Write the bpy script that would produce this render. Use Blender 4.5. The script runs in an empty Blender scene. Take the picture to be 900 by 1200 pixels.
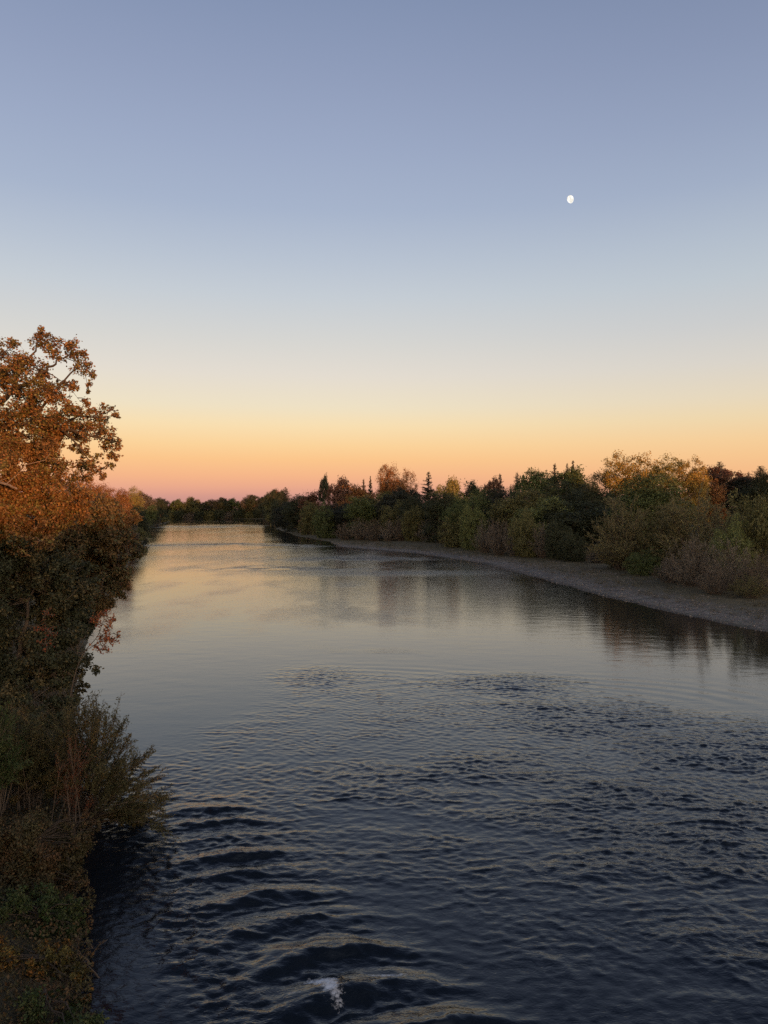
import bpy, math, random
import numpy as np
from mathutils import Vector
R = math.radians
C = bpy.context.scene.collection
S = bpy.context.scene
rng = np.random.default_rng(7)
random.seed(7)

# ------------------------------------------------------------------ camera
EYE, F = 14.0, 867.0
HZ = 598.0
cam = bpy.data.objects.new('camera', bpy.data.cameras.new('camera'))
C.objects.link(cam)
cam.location = (0, 0, EYE)
cam.rotation_euler = (R(90) - math.atan(2 / F), 0, 0)
cam.data.sensor_fit = 'VERTICAL'; cam.data.sensor_height = 36; cam.data.lens = 26
cam.data.clip_start = 0.5; cam.data.clip_end = 20000
S.camera = cam

def at(px, py, z):                       # surveyed bearing and depth -> world point
    return np.array([(px - 450) / F * z, z, EYE + (HZ - py) / F * z])

# ------------------------------------------------------------------ nodes
def mat(name):
    m = bpy.data.materials.new(name); m.use_nodes = True
    nt = m.node_tree; nt.nodes.clear()
    out = nt.nodes.new('ShaderNodeOutputMaterial')
    return m, nt, out
def N(nt, t, **kw):
    n = nt.nodes.new(t)
    for k, v in kw.items():
        if k in n.inputs: n.inputs[k].default_value = v
        else: setattr(n, k, v)
    return n
def ramp(nt, stops, interp='LINEAR'):
    n = nt.nodes.new('ShaderNodeValToRGB'); e = n.color_ramp.elements
    n.color_ramp.interpolation = interp
    while len(e) < len(stops): e.new(0.5)
    for s, (p, c) in zip(e, stops):
        s.position = p; s.color = (*c, 1) if len(c) == 3 else c
    return n
def math_n(nt, op, a, b=None):
    n = nt.nodes.new('ShaderNodeMath'); n.operation = op
    for i, v in enumerate((a, b)):
        if v is None: continue
        if isinstance(v, (int, float)): n.inputs[i].default_value = v
        else: nt.links.new(v, n.inputs[i])
    return n.outputs[0]
def lin(r, g, b):
    f = lambda c: (c / 255) / 12.92 if c / 255 <= 0.04045 else ((c / 255 + 0.055) / 1.055) ** 2.4
    return (f(r), f(g), f(b))

# ------------------------------------------------------------------ world
SUN_AZ = 30.0      # the sun stands behind the camera, this far to the right
SUN_EL = 0.7
w = bpy.data.worlds.new('World'); S.world = w; w.use_nodes = True
nt = w.node_tree; nt.nodes.clear()
L = nt.links.new
out = nt.nodes.new('ShaderNodeOutputWorld')
tc = nt.nodes.new('ShaderNodeTexCoord')
sep = nt.nodes.new('ShaderNodeSeparateXYZ'); L(tc.outputs['Generated'], sep.inputs[0])
el = math_n(nt, 'ARCSINE', sep.outputs['Z'])
fac = math_n(nt, 'DIVIDE', el, R(90))
def sky(*pts):
    return ramp(nt, [(max(0, d / 90), lin(*c)) for d, c in pts])
east = sky((0, (194, 142, 138)), (1.0, (213, 154, 141)), (1.6, (233, 168, 142)), (2.6, (247, 183, 139)), (3.9, (253, 199, 141)), (5.0, (253, 212, 155)), (6.5, (250, 224, 178)), (7.9, (240, 226, 197)),
           (10.3, (229, 221, 209)), (12.9, (215, 214, 210)), (16, (199, 206, 213)), (18.5, (186, 196, 210)), (22, (168, 181, 204)), (26, (157, 170, 197)), (30, (146, 159, 188)), (35, (131, 146, 177)),
           (45, (84, 98, 132)), (60, (54, 66, 94)), (80, (42, 52, 76)))
west = ramp(nt, [(0, (3.4, 1.8, 0.8)), (0.06, (3.2, 2.0, 1.1)), (0.2, (1.9, 1.6, 1.25)), (0.45, (0.65, 0.7, 0.85)), (1, (0.1, 0.15, 0.25))])
eastr = sky((0, (205, 150, 128)), (1.0, (228, 164, 130)), (1.8, (242, 178, 133)), (2.8, (247, 190, 139)), (3.9, (248, 200, 146)), (5.0, (247, 208, 156)), (6.5, (240, 216, 174)), (7.9, (232, 217, 190)),
           (10.3, (219, 213, 203)), (12.9, (205, 206, 206)), (16, (191, 200, 208)), (18.5, (180, 191, 205)), (22, (162, 175, 198)), (26, (148, 161, 188)), (30, (136, 149, 178)), (35, (122, 136, 166)),
           (45, (80, 94, 128)), (60, (54, 66, 94)), (80, (42, 52, 76)))
L(fac, east.inputs[0]); L(fac, west.inputs[0]); L(fac, eastr.inputs[0])
azr = nt.nodes.new('ShaderNodeMapRange'); azr.interpolation_type = 'SMOOTHSTEP'; L(sep.outputs['X'], azr.inputs[0]); azr.inputs[1].default_value = -0.1; azr.inputs[2].default_value = 0.5
emx = nt.nodes.new('ShaderNodeMix'); emx.data_type = 'RGBA'; L(azr.outputs[0], emx.inputs['Factor']); L(east.outputs[0], emx.inputs['A']); L(eastr.outputs[0], emx.inputs['B'])
sd = (math.sin(R(SUN_AZ)), -math.cos(R(SUN_AZ)))
dt = math_n(nt, 'ADD', math_n(nt, 'MULTIPLY', sep.outputs['X'], sd[0]), math_n(nt, 'MULTIPLY', sep.outputs['Y'], sd[1]))
mr = nt.nodes.new('ShaderNodeMapRange'); mr.interpolation_type = 'SMOOTHSTEP'
L(dt, mr.inputs[0]); mr.inputs[1].default_value = -0.25; mr.inputs[2].default_value = 0.95
mx = nt.nodes.new('ShaderNodeMix'); mx.data_type = 'RGBA'
L(mr.outputs[0], mx.inputs['Factor']); L(emx.outputs['Result'], mx.inputs['A']); L(west.outputs[0], mx.inputs['B'])
st = nt.nodes.new('ShaderNodeTexSky'); st.sky_type = 'NISHITA'; st.sun_disc = False
st.sun_elevation = R(SUN_EL); st.sun_rotation = R(180 - SUN_AZ); st.ozone_density = 2.0
b1 = nt.nodes.new('ShaderNodeBackground'); L(mx.outputs['Result'], b1.inputs[0]); b1.inputs[1].default_value = 0.97
b2 = nt.nodes.new('ShaderNodeBackground'); L(st.outputs[0], b2.inputs[0]); b2.inputs[1].default_value = 0.02
ad = nt.nodes.new('ShaderNodeAddShader'); L(b1.outputs[0], ad.inputs[0]); L(b2.outputs[0], ad.inputs[1])
L(ad.outputs[0], out.inputs['Surface'])

sun = bpy.data.objects.new('sun', bpy.data.lights.new('sun', 'SUN')); C.objects.link(sun)
sun.data.energy = 5.0; sun.data.angle = R(0.42); sun.data.color = (1.0, 0.40, 0.13)
dirv = Vector((-math.sin(R(SUN_AZ)) * math.cos(R(SUN_EL)), math.cos(R(SUN_AZ)) * math.cos(R(SUN_EL)), -math.sin(R(SUN_EL))))
sun.rotation_euler = dirv.to_track_quat('-Z', 'Y').to_euler()
sun.location = (60, -120, 60)

vs = S.view_settings
S.display_settings.display_device = 'sRGB'
vs.view_transform = 'Standard'; vs.look = 'None'; vs.gamma = 1; vs.exposure = 0; vs.use_curve_mapping = False
S.cycles.max_bounces = 5; S.cycles.diffuse_bounces = 3; S.cycles.glossy_bounces = 3; S.cycles.transmission_bounces = 3
S.cycles.use_denoising = False

# ------------------------------------------------------------------ mesh helpers
def mesh_np(name, V, Q, attrs=None, smooth=False):
    """V (n,3); Q (m,k) all faces with k corners"""
    me = bpy.data.meshes.new(name)
    V = np.ascontiguousarray(V, dtype=np.float32); Q = np.ascontiguousarray(Q, dtype=np.int32)
    m, k = Q.shape
    me.vertices.add(len(V)); me.vertices.foreach_set('co', V.ravel())
    me.loops.add(m * k); me.loops.foreach_set('vertex_index', Q.ravel())
    me.polygons.add(m); me.polygons.foreach_set('loop_start', np.arange(0, m * k, k, dtype=np.int32))
    me.polygons.foreach_set('loop_total', np.full(m, k, dtype=np.int32))
    me.polygons.foreach_set('use_smooth', np.full(m, smooth))
    me.update(calc_edges=True)
    for an, a in (attrs or {}).items():
        t = me.attributes.new(an, 'FLOAT', 'POINT'); t.data.foreach_set('value', np.asarray(a, dtype=np.float32).ravel())
    return me
def link(name, me, m=None, parent=None):
    o = bpy.data.objects.new(name, me); C.objects.link(o)
    if m and not me.materials: me.materials.append(m)
    if parent: o.parent = parent
    return o
def struct(o): o['kind'] = 'structure'; return o
def thing(name, label, cat, loc=(0, 0, 0), rz=0, group=None):
    o = bpy.data.objects.new(name, None); C.objects.link(o)
    o.location = loc; o.rotation_euler = (0, 0, rz); o['label'] = label; o['category'] = cat
    if group: o['group'] = group
    o.empty_display_size = 0.3
    return o
def norm(a): return a / np.maximum(np.linalg.norm(a, axis=-1, keepdims=True), 1e-9)
def grid(xs, ys, Z):
    nx, ny = len(xs), len(ys)
    X, Y = np.meshgrid(xs, ys)
    V = np.stack([X, Y, Z], -1).reshape(-1, 3)
    i = np.arange(nx * ny).reshape(ny, nx)
    Q = np.stack([i[:-1, :-1], i[:-1, 1:], i[1:, 1:], i[1:, :-1]], -1).reshape(-1, 4)
    return V, Q
def axis(*segs):                      # (start, step), (start, step) ..., end
    xs = []
    for (a, s), b in zip(segs[:-1], [q[0] if isinstance(q, tuple) else q for q in segs[1:]]):
        xs.append(np.linspace(a, b, max(2, int(round((b - a) / s)) + 1))[:-1])
    xs.append([segs[-1]]); return np.concatenate(xs)
def vnoise(x, y, seed=0):             # smooth value noise, numpy
    r = np.random.default_rng(seed).random((256, 256))
    xi = np.floor(x).astype(int); yi = np.floor(y).astype(int)
    fx = x - xi; fy = y - yi; fx = fx * fx * (3 - 2 * fx); fy = fy * fy * (3 - 2 * fy)
    g = lambda a, b: r[a % 256, b % 256]
    return (g(xi, yi) * (1 - fx) + g(xi + 1, yi) * fx) * (1 - fy) + (g(xi, yi + 1) * (1 - fx) + g(xi + 1, yi + 1) * fx) * fy
def fbm(x, y, seed=0, o=4):
    s = 0; a = 1; t = 0
    for k in range(o):
        s = s + a * vnoise(x * 2 ** k + 17.3 * k, y * 2 ** k + 5.1 * k, seed + k); t += a; a *= 0.5
    return s / t - 0.5

# ------------------------------------------------------------------ the river's outline
LEFT = [(-4, -400), (-5.5, -20), (-6.8, 12), (-8.2, 20), (-11.0, 26), (-13.0, 31), (-18, 42), (-28, 67), (-48, 132), (-112, 340), (-190, 578), (-262, 900), (-330, 1100), (-430, 1208)]
RIGHT = [(70, -400), (60, -20), (50, 50), (45.5, 80), (43.6, 86), (39.6, 101), (36, 122), (32.4, 148), (26.5, 196), (10.5, 240), (-15.5, 283), (-24, 330), (-48, 405), (-80, 552), (-122, 860), (-150, 1090), (-185, 1180)]
POLY = np.array(LEFT + [(-330, 1228), (-250, 1204)] + RIGHT[::-1], float)
def river_dist(X, Y):
    """signed distance to the shoreline, negative on the water"""
    sh = X.shape; P = np.stack([X.ravel(), Y.ravel()], -1)
    d = np.full(len(P), 1e9); ins = np.zeros(len(P), bool)
    for a, b in zip(POLY, np.roll(POLY, -1, 0)):
        ab = b - a; t = np.clip(((P - a) @ ab) / (ab @ ab), 0, 1)
        q = a + t[:, None] * ab - P; d = np.minimum(d, np.hypot(q[:, 0], q[:, 1]))
        c = (a[1] > P[:, 1]) != (b[1] > P[:, 1])
        with np.errstate(all='ignore'):
            ins ^= c & (P[:, 0] < (b[0] - a[0]) * (P[:, 1] - a[1]) / (b[1] - a[1]) + a[0])
    return np.where(ins, -d, d).reshape(sh)
lx = np.array([p[0] for p in LEFT]); ly = np.array([p[1] for p in LEFT])
rx_ = np.array([p[0] for p in RIGHT]); ry_ = np.array([p[1] for p in RIGHT])
def is_left(X, Y): return X < (np.interp(Y, ly, lx) + np.interp(Y, ry_, rx_)) / 2
def sstep(a, b, x):
    t = np.clip((x - a) / (b - a), 0, 1); return t * t * (3 - 2 * t)
def ground_z(X, Y):
    X = np.asarray(X, float); Y = np.asarray(Y, float)
    d = river_dist(X, Y); left = is_left(X, Y)
    wob = (fbm(X / 9, Y / 9, 3) * 2.2 + fbm(X / 2.3, Y / 2.3, 9) * 0.5) * np.clip(Y / 40, 0.4, 1.4)
    wob = wob + np.where(left, 0, (fbm(X / 15, Y / 15, 4, 5) * 9 + 1.0) * sstep(-9, 3, d)) * sstep(60, 110, Y)
    d2 = d + wob * sstep(-4, 2, d) * np.where(left, 0.4, 0.8)
    zr = np.where(d2 < 0, d2 * 0.12, 0.034 * d2 + 1.8 * sstep(32, 70, d2) + 2.0 * sstep(80, 160, d2))
    zl = np.where(d2 < 0, d2 * 0.25, 0.42 * np.minimum(d2, 7) + 2.0 * sstep(7, 30, d2))
    z = np.where(left, zl, zr)
    z = np.clip(z, -2.5, 6.5)
    z += np.where(d > 3, fbm(X / 14, Y / 14, 21) * 0.9, 0) * sstep(3, 12, d)
    z += fbm(X / 1.7, Y / 1.7, 22) * 0.12 * sstep(0.3, 2, d)
    # levee behind the trees of the right bank
    lev = 8.3 * np.exp(-((X - (150 - (Y - 250) * 0.3)) / 13.0) ** 4) * sstep(-60, 60, Y) * (1 - sstep(420, 520, Y))
    z += lev * (d > 20) * (~left)
    # unseen ridge added behind the camera, heights shaped to shade the valley floor
    hb = np.interp(X, [-900, 60, 112, 152, 196, 253, 317, 378, 430, 560, 1400], [16.2, 16.4, 16.4, 17.4, 21.5, 23.5, 26.5, 30.5, 34, 38, 38])
    hb = hb + fbm(X / 12, Y * 0 + 1, 31, 5) * np.interp(X, [60, 152, 200], [0.4, 0.6, 4.0])
    bl = sstep(-197, -203, Y) * sstep(-216, -208, Y)
    return z * (1 - bl) + hb * bl

xs = axis((-6000, 900), (-1500, 60), (-500, 12), (-90, 1.6), (-26, 0.8), (-2, 3.5), (20, 1.2), (60, 1.6), (130, 4), (260, 20), (1500, 700), 7000)
ys = axis((-1500, 300), (-300, 25), (-220, 1.5), (-195, 25), (0, 2), (10, 0.8), (50, 1.2), (140, 2), (360, 6), (700, 20), (1400, 100), (2600, 900), 9000)
X, Y = np.meshgrid(xs, ys)
Zg = ground_z(X, Y); D = river_dist(X, Y)
V, Q = grid(xs, ys, Zg)

def ground_mat():
    m, nt, out = mat('ground'); L = nt.links.new
    tc = N(nt, 'ShaderNodeNewGeometry'); at_ = N(nt, 'ShaderNodeAttribute', attribute_name='shore')
    n1 = N(nt, 'ShaderNodeTexNoise', Scale=0.6, Detail=8.0, Roughness=0.7); L(tc.outputs['Position'], n1.inputs['Vector'])
    n2 = N(nt, 'ShaderNodeTexNoise', Scale=9.0, Detail=6.0, Roughness=0.75); L(tc.outputs['Position'], n2.inputs['Vector'])
    vo = N(nt, 'ShaderNodeTexVoronoi', Scale=5.0); L(tc.outputs['Position'], vo.inputs['Vector'])
    grav = ramp(nt, [(0.25, (0.03, 0.025, 0.022)), (0.5, (0.085, 0.072, 0.062)), (0.75, (0.26, 0.225, 0.205))])
    mixv = N(nt, 'ShaderNodeMix', data_type='RGBA'); mixv.blend_type = 'OVERLAY'; mixv.inputs['Factor'].default_value = 0.8
    L(n2.outputs['Fac'], grav.inputs[0]); L(grav.outputs[0], mixv.inputs['A']); L(vo.outputs['Color'], mixv.inputs['B'])
    hs = N(nt, 'ShaderNodeHueSaturation', Saturation=0.3); L(mixv.outputs['Result'], hs.inputs['Color'])
    n3 = N(nt, 'ShaderNodeTexNoise', Scale=0.45, Detail=5.0, Roughness=0.7, Distortion=0.8); L(tc.outputs['Position'], n3.inputs['Vector'])
    r3_ = ramp(nt, [(0.36, (0.42, 0.42, 0.42)), (0.5, (0.9, 0.9, 0.9)), (0.66, (1.5, 1.45, 1.4))]); L(n3.outputs['Fac'], r3_.inputs[0])
    m3 = N(nt, 'ShaderNodeMix', data_type='RGBA'); m3.blend_type = 'MULTIPLY'; m3.inputs['Factor'].default_value = 1; L(hs.outputs[0], m3.inputs['A']); L(r3_.outputs[0], m3.inputs['B'])
    soil = ramp(nt, [(0.3, (0.03, 0.03, 0.012)), (0.5, (0.07, 0.06, 0.03)), (0.7, (0.12, 0.10, 0.05))])
    L(n1.outputs['Fac'], soil.inputs[0])
    wn = math_n(nt, 'ADD', at_.outputs['Fac'], math_n(nt, 'MULTIPLY', math_n(nt, 'SUBTRACT', n1.outputs['Fac'], 0.5), 14))
    mr = N(nt, 'ShaderNodeMapRange'); L(wn, mr.inputs[0]); mr.inputs[1].default_value = 5; mr.inputs[2].default_value = 12
    mx = N(nt, 'ShaderNodeMix', data_type='RGBA'); L(mr.outputs[0], mx.inputs['Factor']); L(m3.outputs['Result'], mx.inputs['A']); L(soil.outputs[0], mx.inputs['B'])
    # wet band at the water's edge
    wet = N(nt, 'ShaderNodeMapRange'); L(at_.outputs['Fac'], wet.inputs[0]); wet.inputs[1].default_value = 0.3; wet.inputs[2].default_value = 1.8
    wet.inputs[3].default_value = 0.35; wet.inputs[4].default_value = 1.0
    ml = N(nt, 'ShaderNodeMix', data_type='RGBA'); ml.blend_type = 'MULTIPLY'; ml.inputs['Factor'].default_value = 1
    L(mx.outputs['Result'], ml.inputs['A']); cr = N(nt, 'ShaderNodeCombineColor')
    for k in range(3): L(wet.outputs[0], cr.inputs[k])
    L(cr.outputs[0], ml.inputs['B'])
    p = N(nt, 'ShaderNodeBsdfPrincipled', Roughness=0.9); L(ml.outputs['Result'], p.inputs['Base Color'])
    bp = N(nt, 'ShaderNodeBump', Strength=1.0, Distance=0.25); L(n2.outputs['Fac'], bp.inputs['Height']); L(bp.outputs[0], p.inputs['Normal'])
    L(p.outputs[0], out.inputs[0]); return m
gm = ground_mat()
shore = np.where(is_left(X, Y), D + 30, D + 12 * sstep(270, 320, Y) + 30 * sstep(700, 900, Y))
ground = struct(link('ground', mesh_np('ground', V, Q, {'shore': shore}, True), gm))

# a pale gravel path along the levee's crown
pv = []; ly_ = np.linspace(120, 400, 120)
for y in ly_:
    cx = 150 - (y - 250) * 0.3
    for dx in (-2.2, 2.2): pv.append((cx + dx, y, float(ground_z(np.array([cx + dx]), np.array([y]))[0]) + 0.12))
pq = [(2 * i, 2 * i + 1, 2 * i + 3, 2 * i + 2) for i in range(len(ly_) - 1)]
m, nt, out = mat('path_gravel'); tcn = N(nt, 'ShaderNodeNewGeometry'); nn = N(nt, 'ShaderNodeTexNoise', Scale=2.0, Detail=6.0)
nt.links.new(tcn.outputs['Position'], nn.inputs['Vector']); rp = ramp(nt, [(0.3, (0.12, 0.11, 0.10)), (0.7, (0.22, 0.20, 0.18))])
nt.links.new(nn.outputs['Fac'], rp.inputs[0]); p = N(nt, 'ShaderNodeBsdfPrincipled', Roughness=0.95); nt.links.new(rp.outputs[0], p.inputs['Base Color']); nt.links.new(p.outputs[0], out.inputs[0])
struct(link('path', mesh_np('path', pv, pq), m))

# ------------------------------------------------------------------ water
wx = axis((-900, 60), (-300, 10), (-60, 1.5), (-24, 0.09), (26, 0.13), (52, 0.6), (80, 20), (500, 100), 900)
wy = axis((-400, 40), (-40, 2), (10, 0.07), (36, 0.085), (56, 0.10), (72, 0.2), (100, 0.7), (180, 3), (400, 12), 1330)
WX, WY = np.meshgrid(wx, wy)
def waves():
    r = np.random.default_rng(5)
    H = np.zeros_like(WX)
    sub = (WY > 9) & (WY < 182) & (WX > -62) & (WX < 54)
    x = WX[sub]; y = WY[sub]; h = np.zeros_like(x)
    # domain warp
    wxn = x + 2.2 * fbm(x / 5, y / 5, 51) ; wyn = y + 2.6 * fbm(x / 6 + 40, y / 6, 52)
    # the riffle front: rougher water nearer than this line
    front = np.interp(x, [-16, -11, -6, 0, 10, 18, 26, 40], [42, 51, 65, 63, 62.5, 57, 53, 50]) + 7 * fbm(x / 6, y / 22, 53)
    near = 1 - sstep(-13, 2.5, y - front)
    lane = np.exp(-((x - (-8.8 + (34.5 - y) * 0.62)) / 2.7) ** 2) * sstep(37.0, 34.0, y)     # tongue of standing waves
    sl = x < (-10.5 + (34.5 - y) * 0.50)                                                  # slack water inside of it
    slack = sstep(-1.5, 1.0, -(x - (-11.3 + (34.5 - y) * 0.42)))
    patch = np.exp(-(((x + 5.6) / 3.4) ** 2 + ((y - 61.5) / 4.0) ** 2)) + np.exp(-(((x - 10) / 5.5) ** 2 + ((y - 60) / 3.0) ** 2))
    chop = near * (0.42 + 0.75 * sstep(-6, 16, x - (50 - y) * 0.2) + 0.5 * fbm(x / 8, y / 8, 54)) * (1 - 0.25 * slack) 
    chop = chop * (0.55 + 0.95 * np.clip(fbm(x / 6, y / 2.6, 56, 3) * 2.6 + .45, 0, 1)) * (1 - 0.3 * sstep(40, 18, y)) + 1.0 * patch
    # ripples: many crests, wider than long, running across the stream
    for k in range(46):
        lam = 0.32 * (0.9 / 0.32) ** r.random(); th = r.normal(0.1, 0.8); kk = 2 * math.pi / lam
        a = 0.0044 * lam ** 0.95 * (0.5 if lam > .7 else 1.1) * (0.5 + r.random())
        g = 0.55 + 1.1 * np.clip(fbm(x / (lam * 5) + k * 3.1, y / (lam * 4) - k, 60 + k, 2) + 0.25, 0, 1)
        ph = kk * (math.sin(th) * wxn + math.cos(th) * wyn) + r.random() * 6.28
        s = np.sin(ph); h += chop * (1 + 0.35 * sstep(50, 34, y)) * a * g * (s + 0.35 * np.cos(2 * ph) * 0.5)
    qx = x + 0.9 * fbm(x / 1.7, y / 1.7, 121, 3); qy = y + 0.9 * fbm(x / 1.7 + 9, y / 1.7, 122, 3)
    for k, (sx, sy, am) in enumerate(((2.2, 1.1, .050), (1.0, .6, .040), (.55, .36, .022))):
        n = vnoise(qx / sx + 3 * k + .31 * qy, qy / sy - .12 * qx, 123 + k) - .5
        g = 0.35 + 1.1 * np.clip(fbm(x / (5 * sx), y / (4 * sx), 130 + k, 2) * 2 + .4, 0, 1)
        h += chop * (1 + 0.3 * sstep(50, 34, y)) * am * g * np.exp(-np.abs(n) * 7)
    # arcs fanning out where the riffle starts
    for cx, cy in ((-5.8, 55.0), (9.5, 51.0)):
        rr = np.hypot((x - cx) * 0.55, (y - cy)); env = np.exp(-((rr - 9.5) / 3.2) ** 2) * sstep(0, 4, y - cy)
        h += 0.006 * sstep(-9, -4, x) * env * np.sin(rr * 2 * math.pi / (0.75 + 0.03 * rr) + 1.2 * fbm(x / 3, y / 3, 77))
    # standing waves
    cx = -8.6 + (34.5 - y) * 0.66
    big = sstep(36.5, 20, y)
    wy = y + 0.45 * fbm(x / 2.4, y / 2.0, 80, 3) * 2; wxx = x + 0.6 * fbm(x / 2.0 + 5, y / 2.0, 82, 3) * 2
    dx = x - cx
    u = (wy - 34.0) - 0.12 * dx + 0.045 * (dx - .5) ** 2
    lamb = 1.42 + .2 * big
    ph = (u / lamb) % 1.0                                     # asymmetric: long smooth upstream back, short steep face
    prof = np.where(ph < 0.36, sstep(0, 0.36, ph), 1 - sstep(0.36, 1.0, ph))
    g1 = np.clip(fbm(x / 2.6, y / 1.3, 81, 3) * 1.8 + 0.75, 0.1, 1.3)
    h += (0.145 + 0.10 * big) * lane * g1 * prof
    face = 0.2 + 1.0 * ((ph < 0.42) | (ph > 0.9))
    for k, (th, lm, am) in enumerate(((0.6, .85, .030), (-0.5, .7, .024), (0.15, .5, .018), (-0.9, .45, .014), (0.9, .36, .010))):
        q = (math.sin(th) * wxx + math.cos(th) * wy) * 2 * math.pi / lm
        gk = np.clip(fbm(x / (lm * 2.2) + 7 * k, y / (lm * 1.8), 140 + k, 2) * 2.2 + 0.5, 0, 1.4)
        h += am * (0.7 + 0.8 * big) * lane * face * gk * (0.5 + 0.5 * np.sin(q)) ** 1.4
    rid = np.exp(-np.abs(fbm(x / 0.8 + 9, y / 0.5, 83, 3)) * 9)
    h += lane * face * 0.035 * rid
    # broken edge of the tongue against the slack water
    e = np.exp(-((x - (-11.8 + (34.5 - y) * 0.55)) / 1.5) ** 2) * sstep(35.5, 33, y)
    h += e * 0.085 * (1 - np.abs(fbm(x / 0.8, y / 0.45, 84, 3)) * 4)
    # smooth upstream water, long low undulations
    far = 1 - near
    h += far * 0.010 * fbm(x / 2.0, y / 1.1, 86, 3)
    H[sub] = h
    A = np.full_like(WX, 0.12)
    foam = np.zeros_like(WX)
    A[sub] = 0.07 + 0.48 * np.clip(chop + 0.25 * lane + 0.5 * e, 0, 1.3) * (1.5 - 1.15 * sstep(24, 58, y))
    # foam where the last waves break
    fm = 0
    for fx, fy, sx, sy, k in ((-1.95, 21.75, 0.50, 0.20, 1.1), (-1.55, 21.35, 0.30, 0.34, 1.0), (-1.3, 20.8, 0.2, 0.35, .6), (0.2, 22.1, 0.9, 0.10, 0.75), (-2.6, 21.2, .35, .12, .5), (-3.2, 22.9, .6, .08, .4)):
        fm = fm + 1.45 * k * np.exp(-(((x - fx) / sx) ** 2 + ((y - fy) / sy) ** 2))
    foam[sub] = fm
    # upstream: streaks and riffle bands (attribute drives the fine ripples only)
    f2 = WY >= 100
    st_ = np.clip(fbm(WX / 26, WY / 60, 90, 4) * 3 + 0.1, 0, 1)
    wsp = np.clip(fbm(WX / 5, WY / 7, 92, 4) * 4 + .5, 0, 1.2)
    band = lambda y0, wd, x0, sx: np.exp(-((WY - y0 - 0.05 * WX) / wd) ** 2) * np.exp(-((WX - x0) / sx) ** 2)
    A = A + 0.12 * sstep(150, 230, WY) + 0.20 * sstep(75, 130, WY) * sstep(420, 260, WY) * np.exp(-((WX + 2) / 30) ** 2) + np.where(f2, 0.45 * st_ * sstep(100, 160, WY) + 3.5 * wsp * band(300 + 10 * np.sin(WX / 14) , 9, -60, 34) + 3.5 * wsp * band(650, 40, -140, 60) + 2.5 * wsp * band(215, 9, -10, 20) + 2.2 * wsp * band(180, 7, -22, 16) + 1.0 * band(165, 6, 0, 20), 0)
    A += np.where((WY > 72), 0.25 * np.clip(fbm(WX / 7, WY / 14, 91, 4) * 3, 0, 1) * sstep(15, 0, WX), 0)
    return H, A, foam
WZ, WA, WF = waves()
V, Q = grid(wx, wy, WZ)
def water_mat():
    m, nt, out = mat('river_water'); L = nt.links.new
    g = N(nt, 'ShaderNodeNewGeometry')
    ra = N(nt, 'ShaderNodeAttribute', attribute_name='rough'); fo = N(nt, 'ShaderNodeAttribute', attribute_name='foam')
    mp = N(nt, 'ShaderNodeMapping'); mp.inputs['Scale'].default_value = (0.75, 1.35, 1); L(g.outputs['Position'], mp.inputs['Vector'])
    n1 = N(nt, 'ShaderNodeTexNoise', Scale=3.3, Detail=2.0, Roughness=0.5, Distortion=0.6); L(mp.outputs[0], n1.inputs['Vector'])
    mp2 = N(nt, 'ShaderNodeMapping'); mp2.inputs['Scale'].default_value = (0.35, 1.2, 1); mp2.inputs['Rotation'].default_value = (0, 0, 0.25); L(g.outputs['Position'], mp2.inputs['Vector'])
    n2 = N(nt, 'ShaderNodeTexNoise', Scale=0.9, Detail=2.0, Roughness=0.5); L(mp2.outputs[0], n2.inputs['Vector'])
    h1 = math_n(nt, 'MULTIPLY', n1.outputs['Fac'], math_n(nt, 'MULTIPLY', ra.outputs['Fac'], 0.042))
    h2 = math_n(nt, 'MULTIPLY', n2.outputs['Fac'], math_n(nt, 'MULTIPLY', ra.outputs['Fac'], 0.05))
    n4 = N(nt, 'ShaderNodeTexNoise', Scale=4.6, Detail=1.0, Roughness=0.5, Distortion=1.4); L(mp.outputs[0], n4.inputs['Vector'])
    rdg = math_n(nt, 'ABSOLUTE', math_n(nt, 'SUBTRACT', n4.outputs['Fac'], 0.5))
    h4 = math_n(nt, 'MULTIPLY', rdg, math_n(nt, 'MULTIPLY', ra.outputs['Fac'], -0.03))
    hh = math_n(nt, 'ADD', math_n(nt, 'ADD', h1, h2), h4)
    bp = N(nt, 'ShaderNodeBump', Strength=1.0, Distance=1.0); L(hh, bp.inputs['Height'])
    p = N(nt, 'ShaderNodeBsdfPrincipled', Roughness=0.04, IOR=1.39)
    p.inputs['Base Color'].default_value = (0.005, 0.008, 0.013, 1); L(bp.outputs[0], p.inputs['Normal'])
    # froth
    vn = N(nt, 'ShaderNodeTexNoise', Scale=9.0, Detail=6.0, Roughness=0.7, Distortion=0.2); L(g.outputs['Position'], vn.inputs['Vector'])
    ff = math_n(nt, 'ADD', math_n(nt, 'MULTIPLY', fo.outputs['Fac'], 0.55), math_n(nt, 'MULTIPLY', math_n(nt, 'SUBTRACT', vn.outputs['Fac'], 0.5), 1.6))
    mr = N(nt, 'ShaderNodeMapRange'); L(ff, mr.inputs[0]); mr.inputs[1].default_value = 0.30; mr.inputs[2].default_value = 0.85; mr.inputs[4].default_value = 0.9
    gate = math_n(nt, 'MULTIPLY', mr.outputs[0], math_n(nt, 'MINIMUM', math_n(nt, 'MULTIPLY', fo.outputs['Fac'], 4), 1))
    fb = N(nt, 'ShaderNodeBsdfPrincipled', Roughness=0.7); fb.inputs['Base Color'].default_value = (0.62, 0.66, 0.72, 1)
    ms = N(nt, 'ShaderNodeMixShader'); L(gate, ms.inputs[0]); L(p.outputs[0], ms.inputs[1]); L(fb.outputs[0], ms.inputs[2])
    L(ms.outputs[0], out.inputs[0]); return m
struct(link('river_water', mesh_np('river_water', V, Q, {'rough': WA, 'foam': WF}, True), water_mat()))

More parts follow.
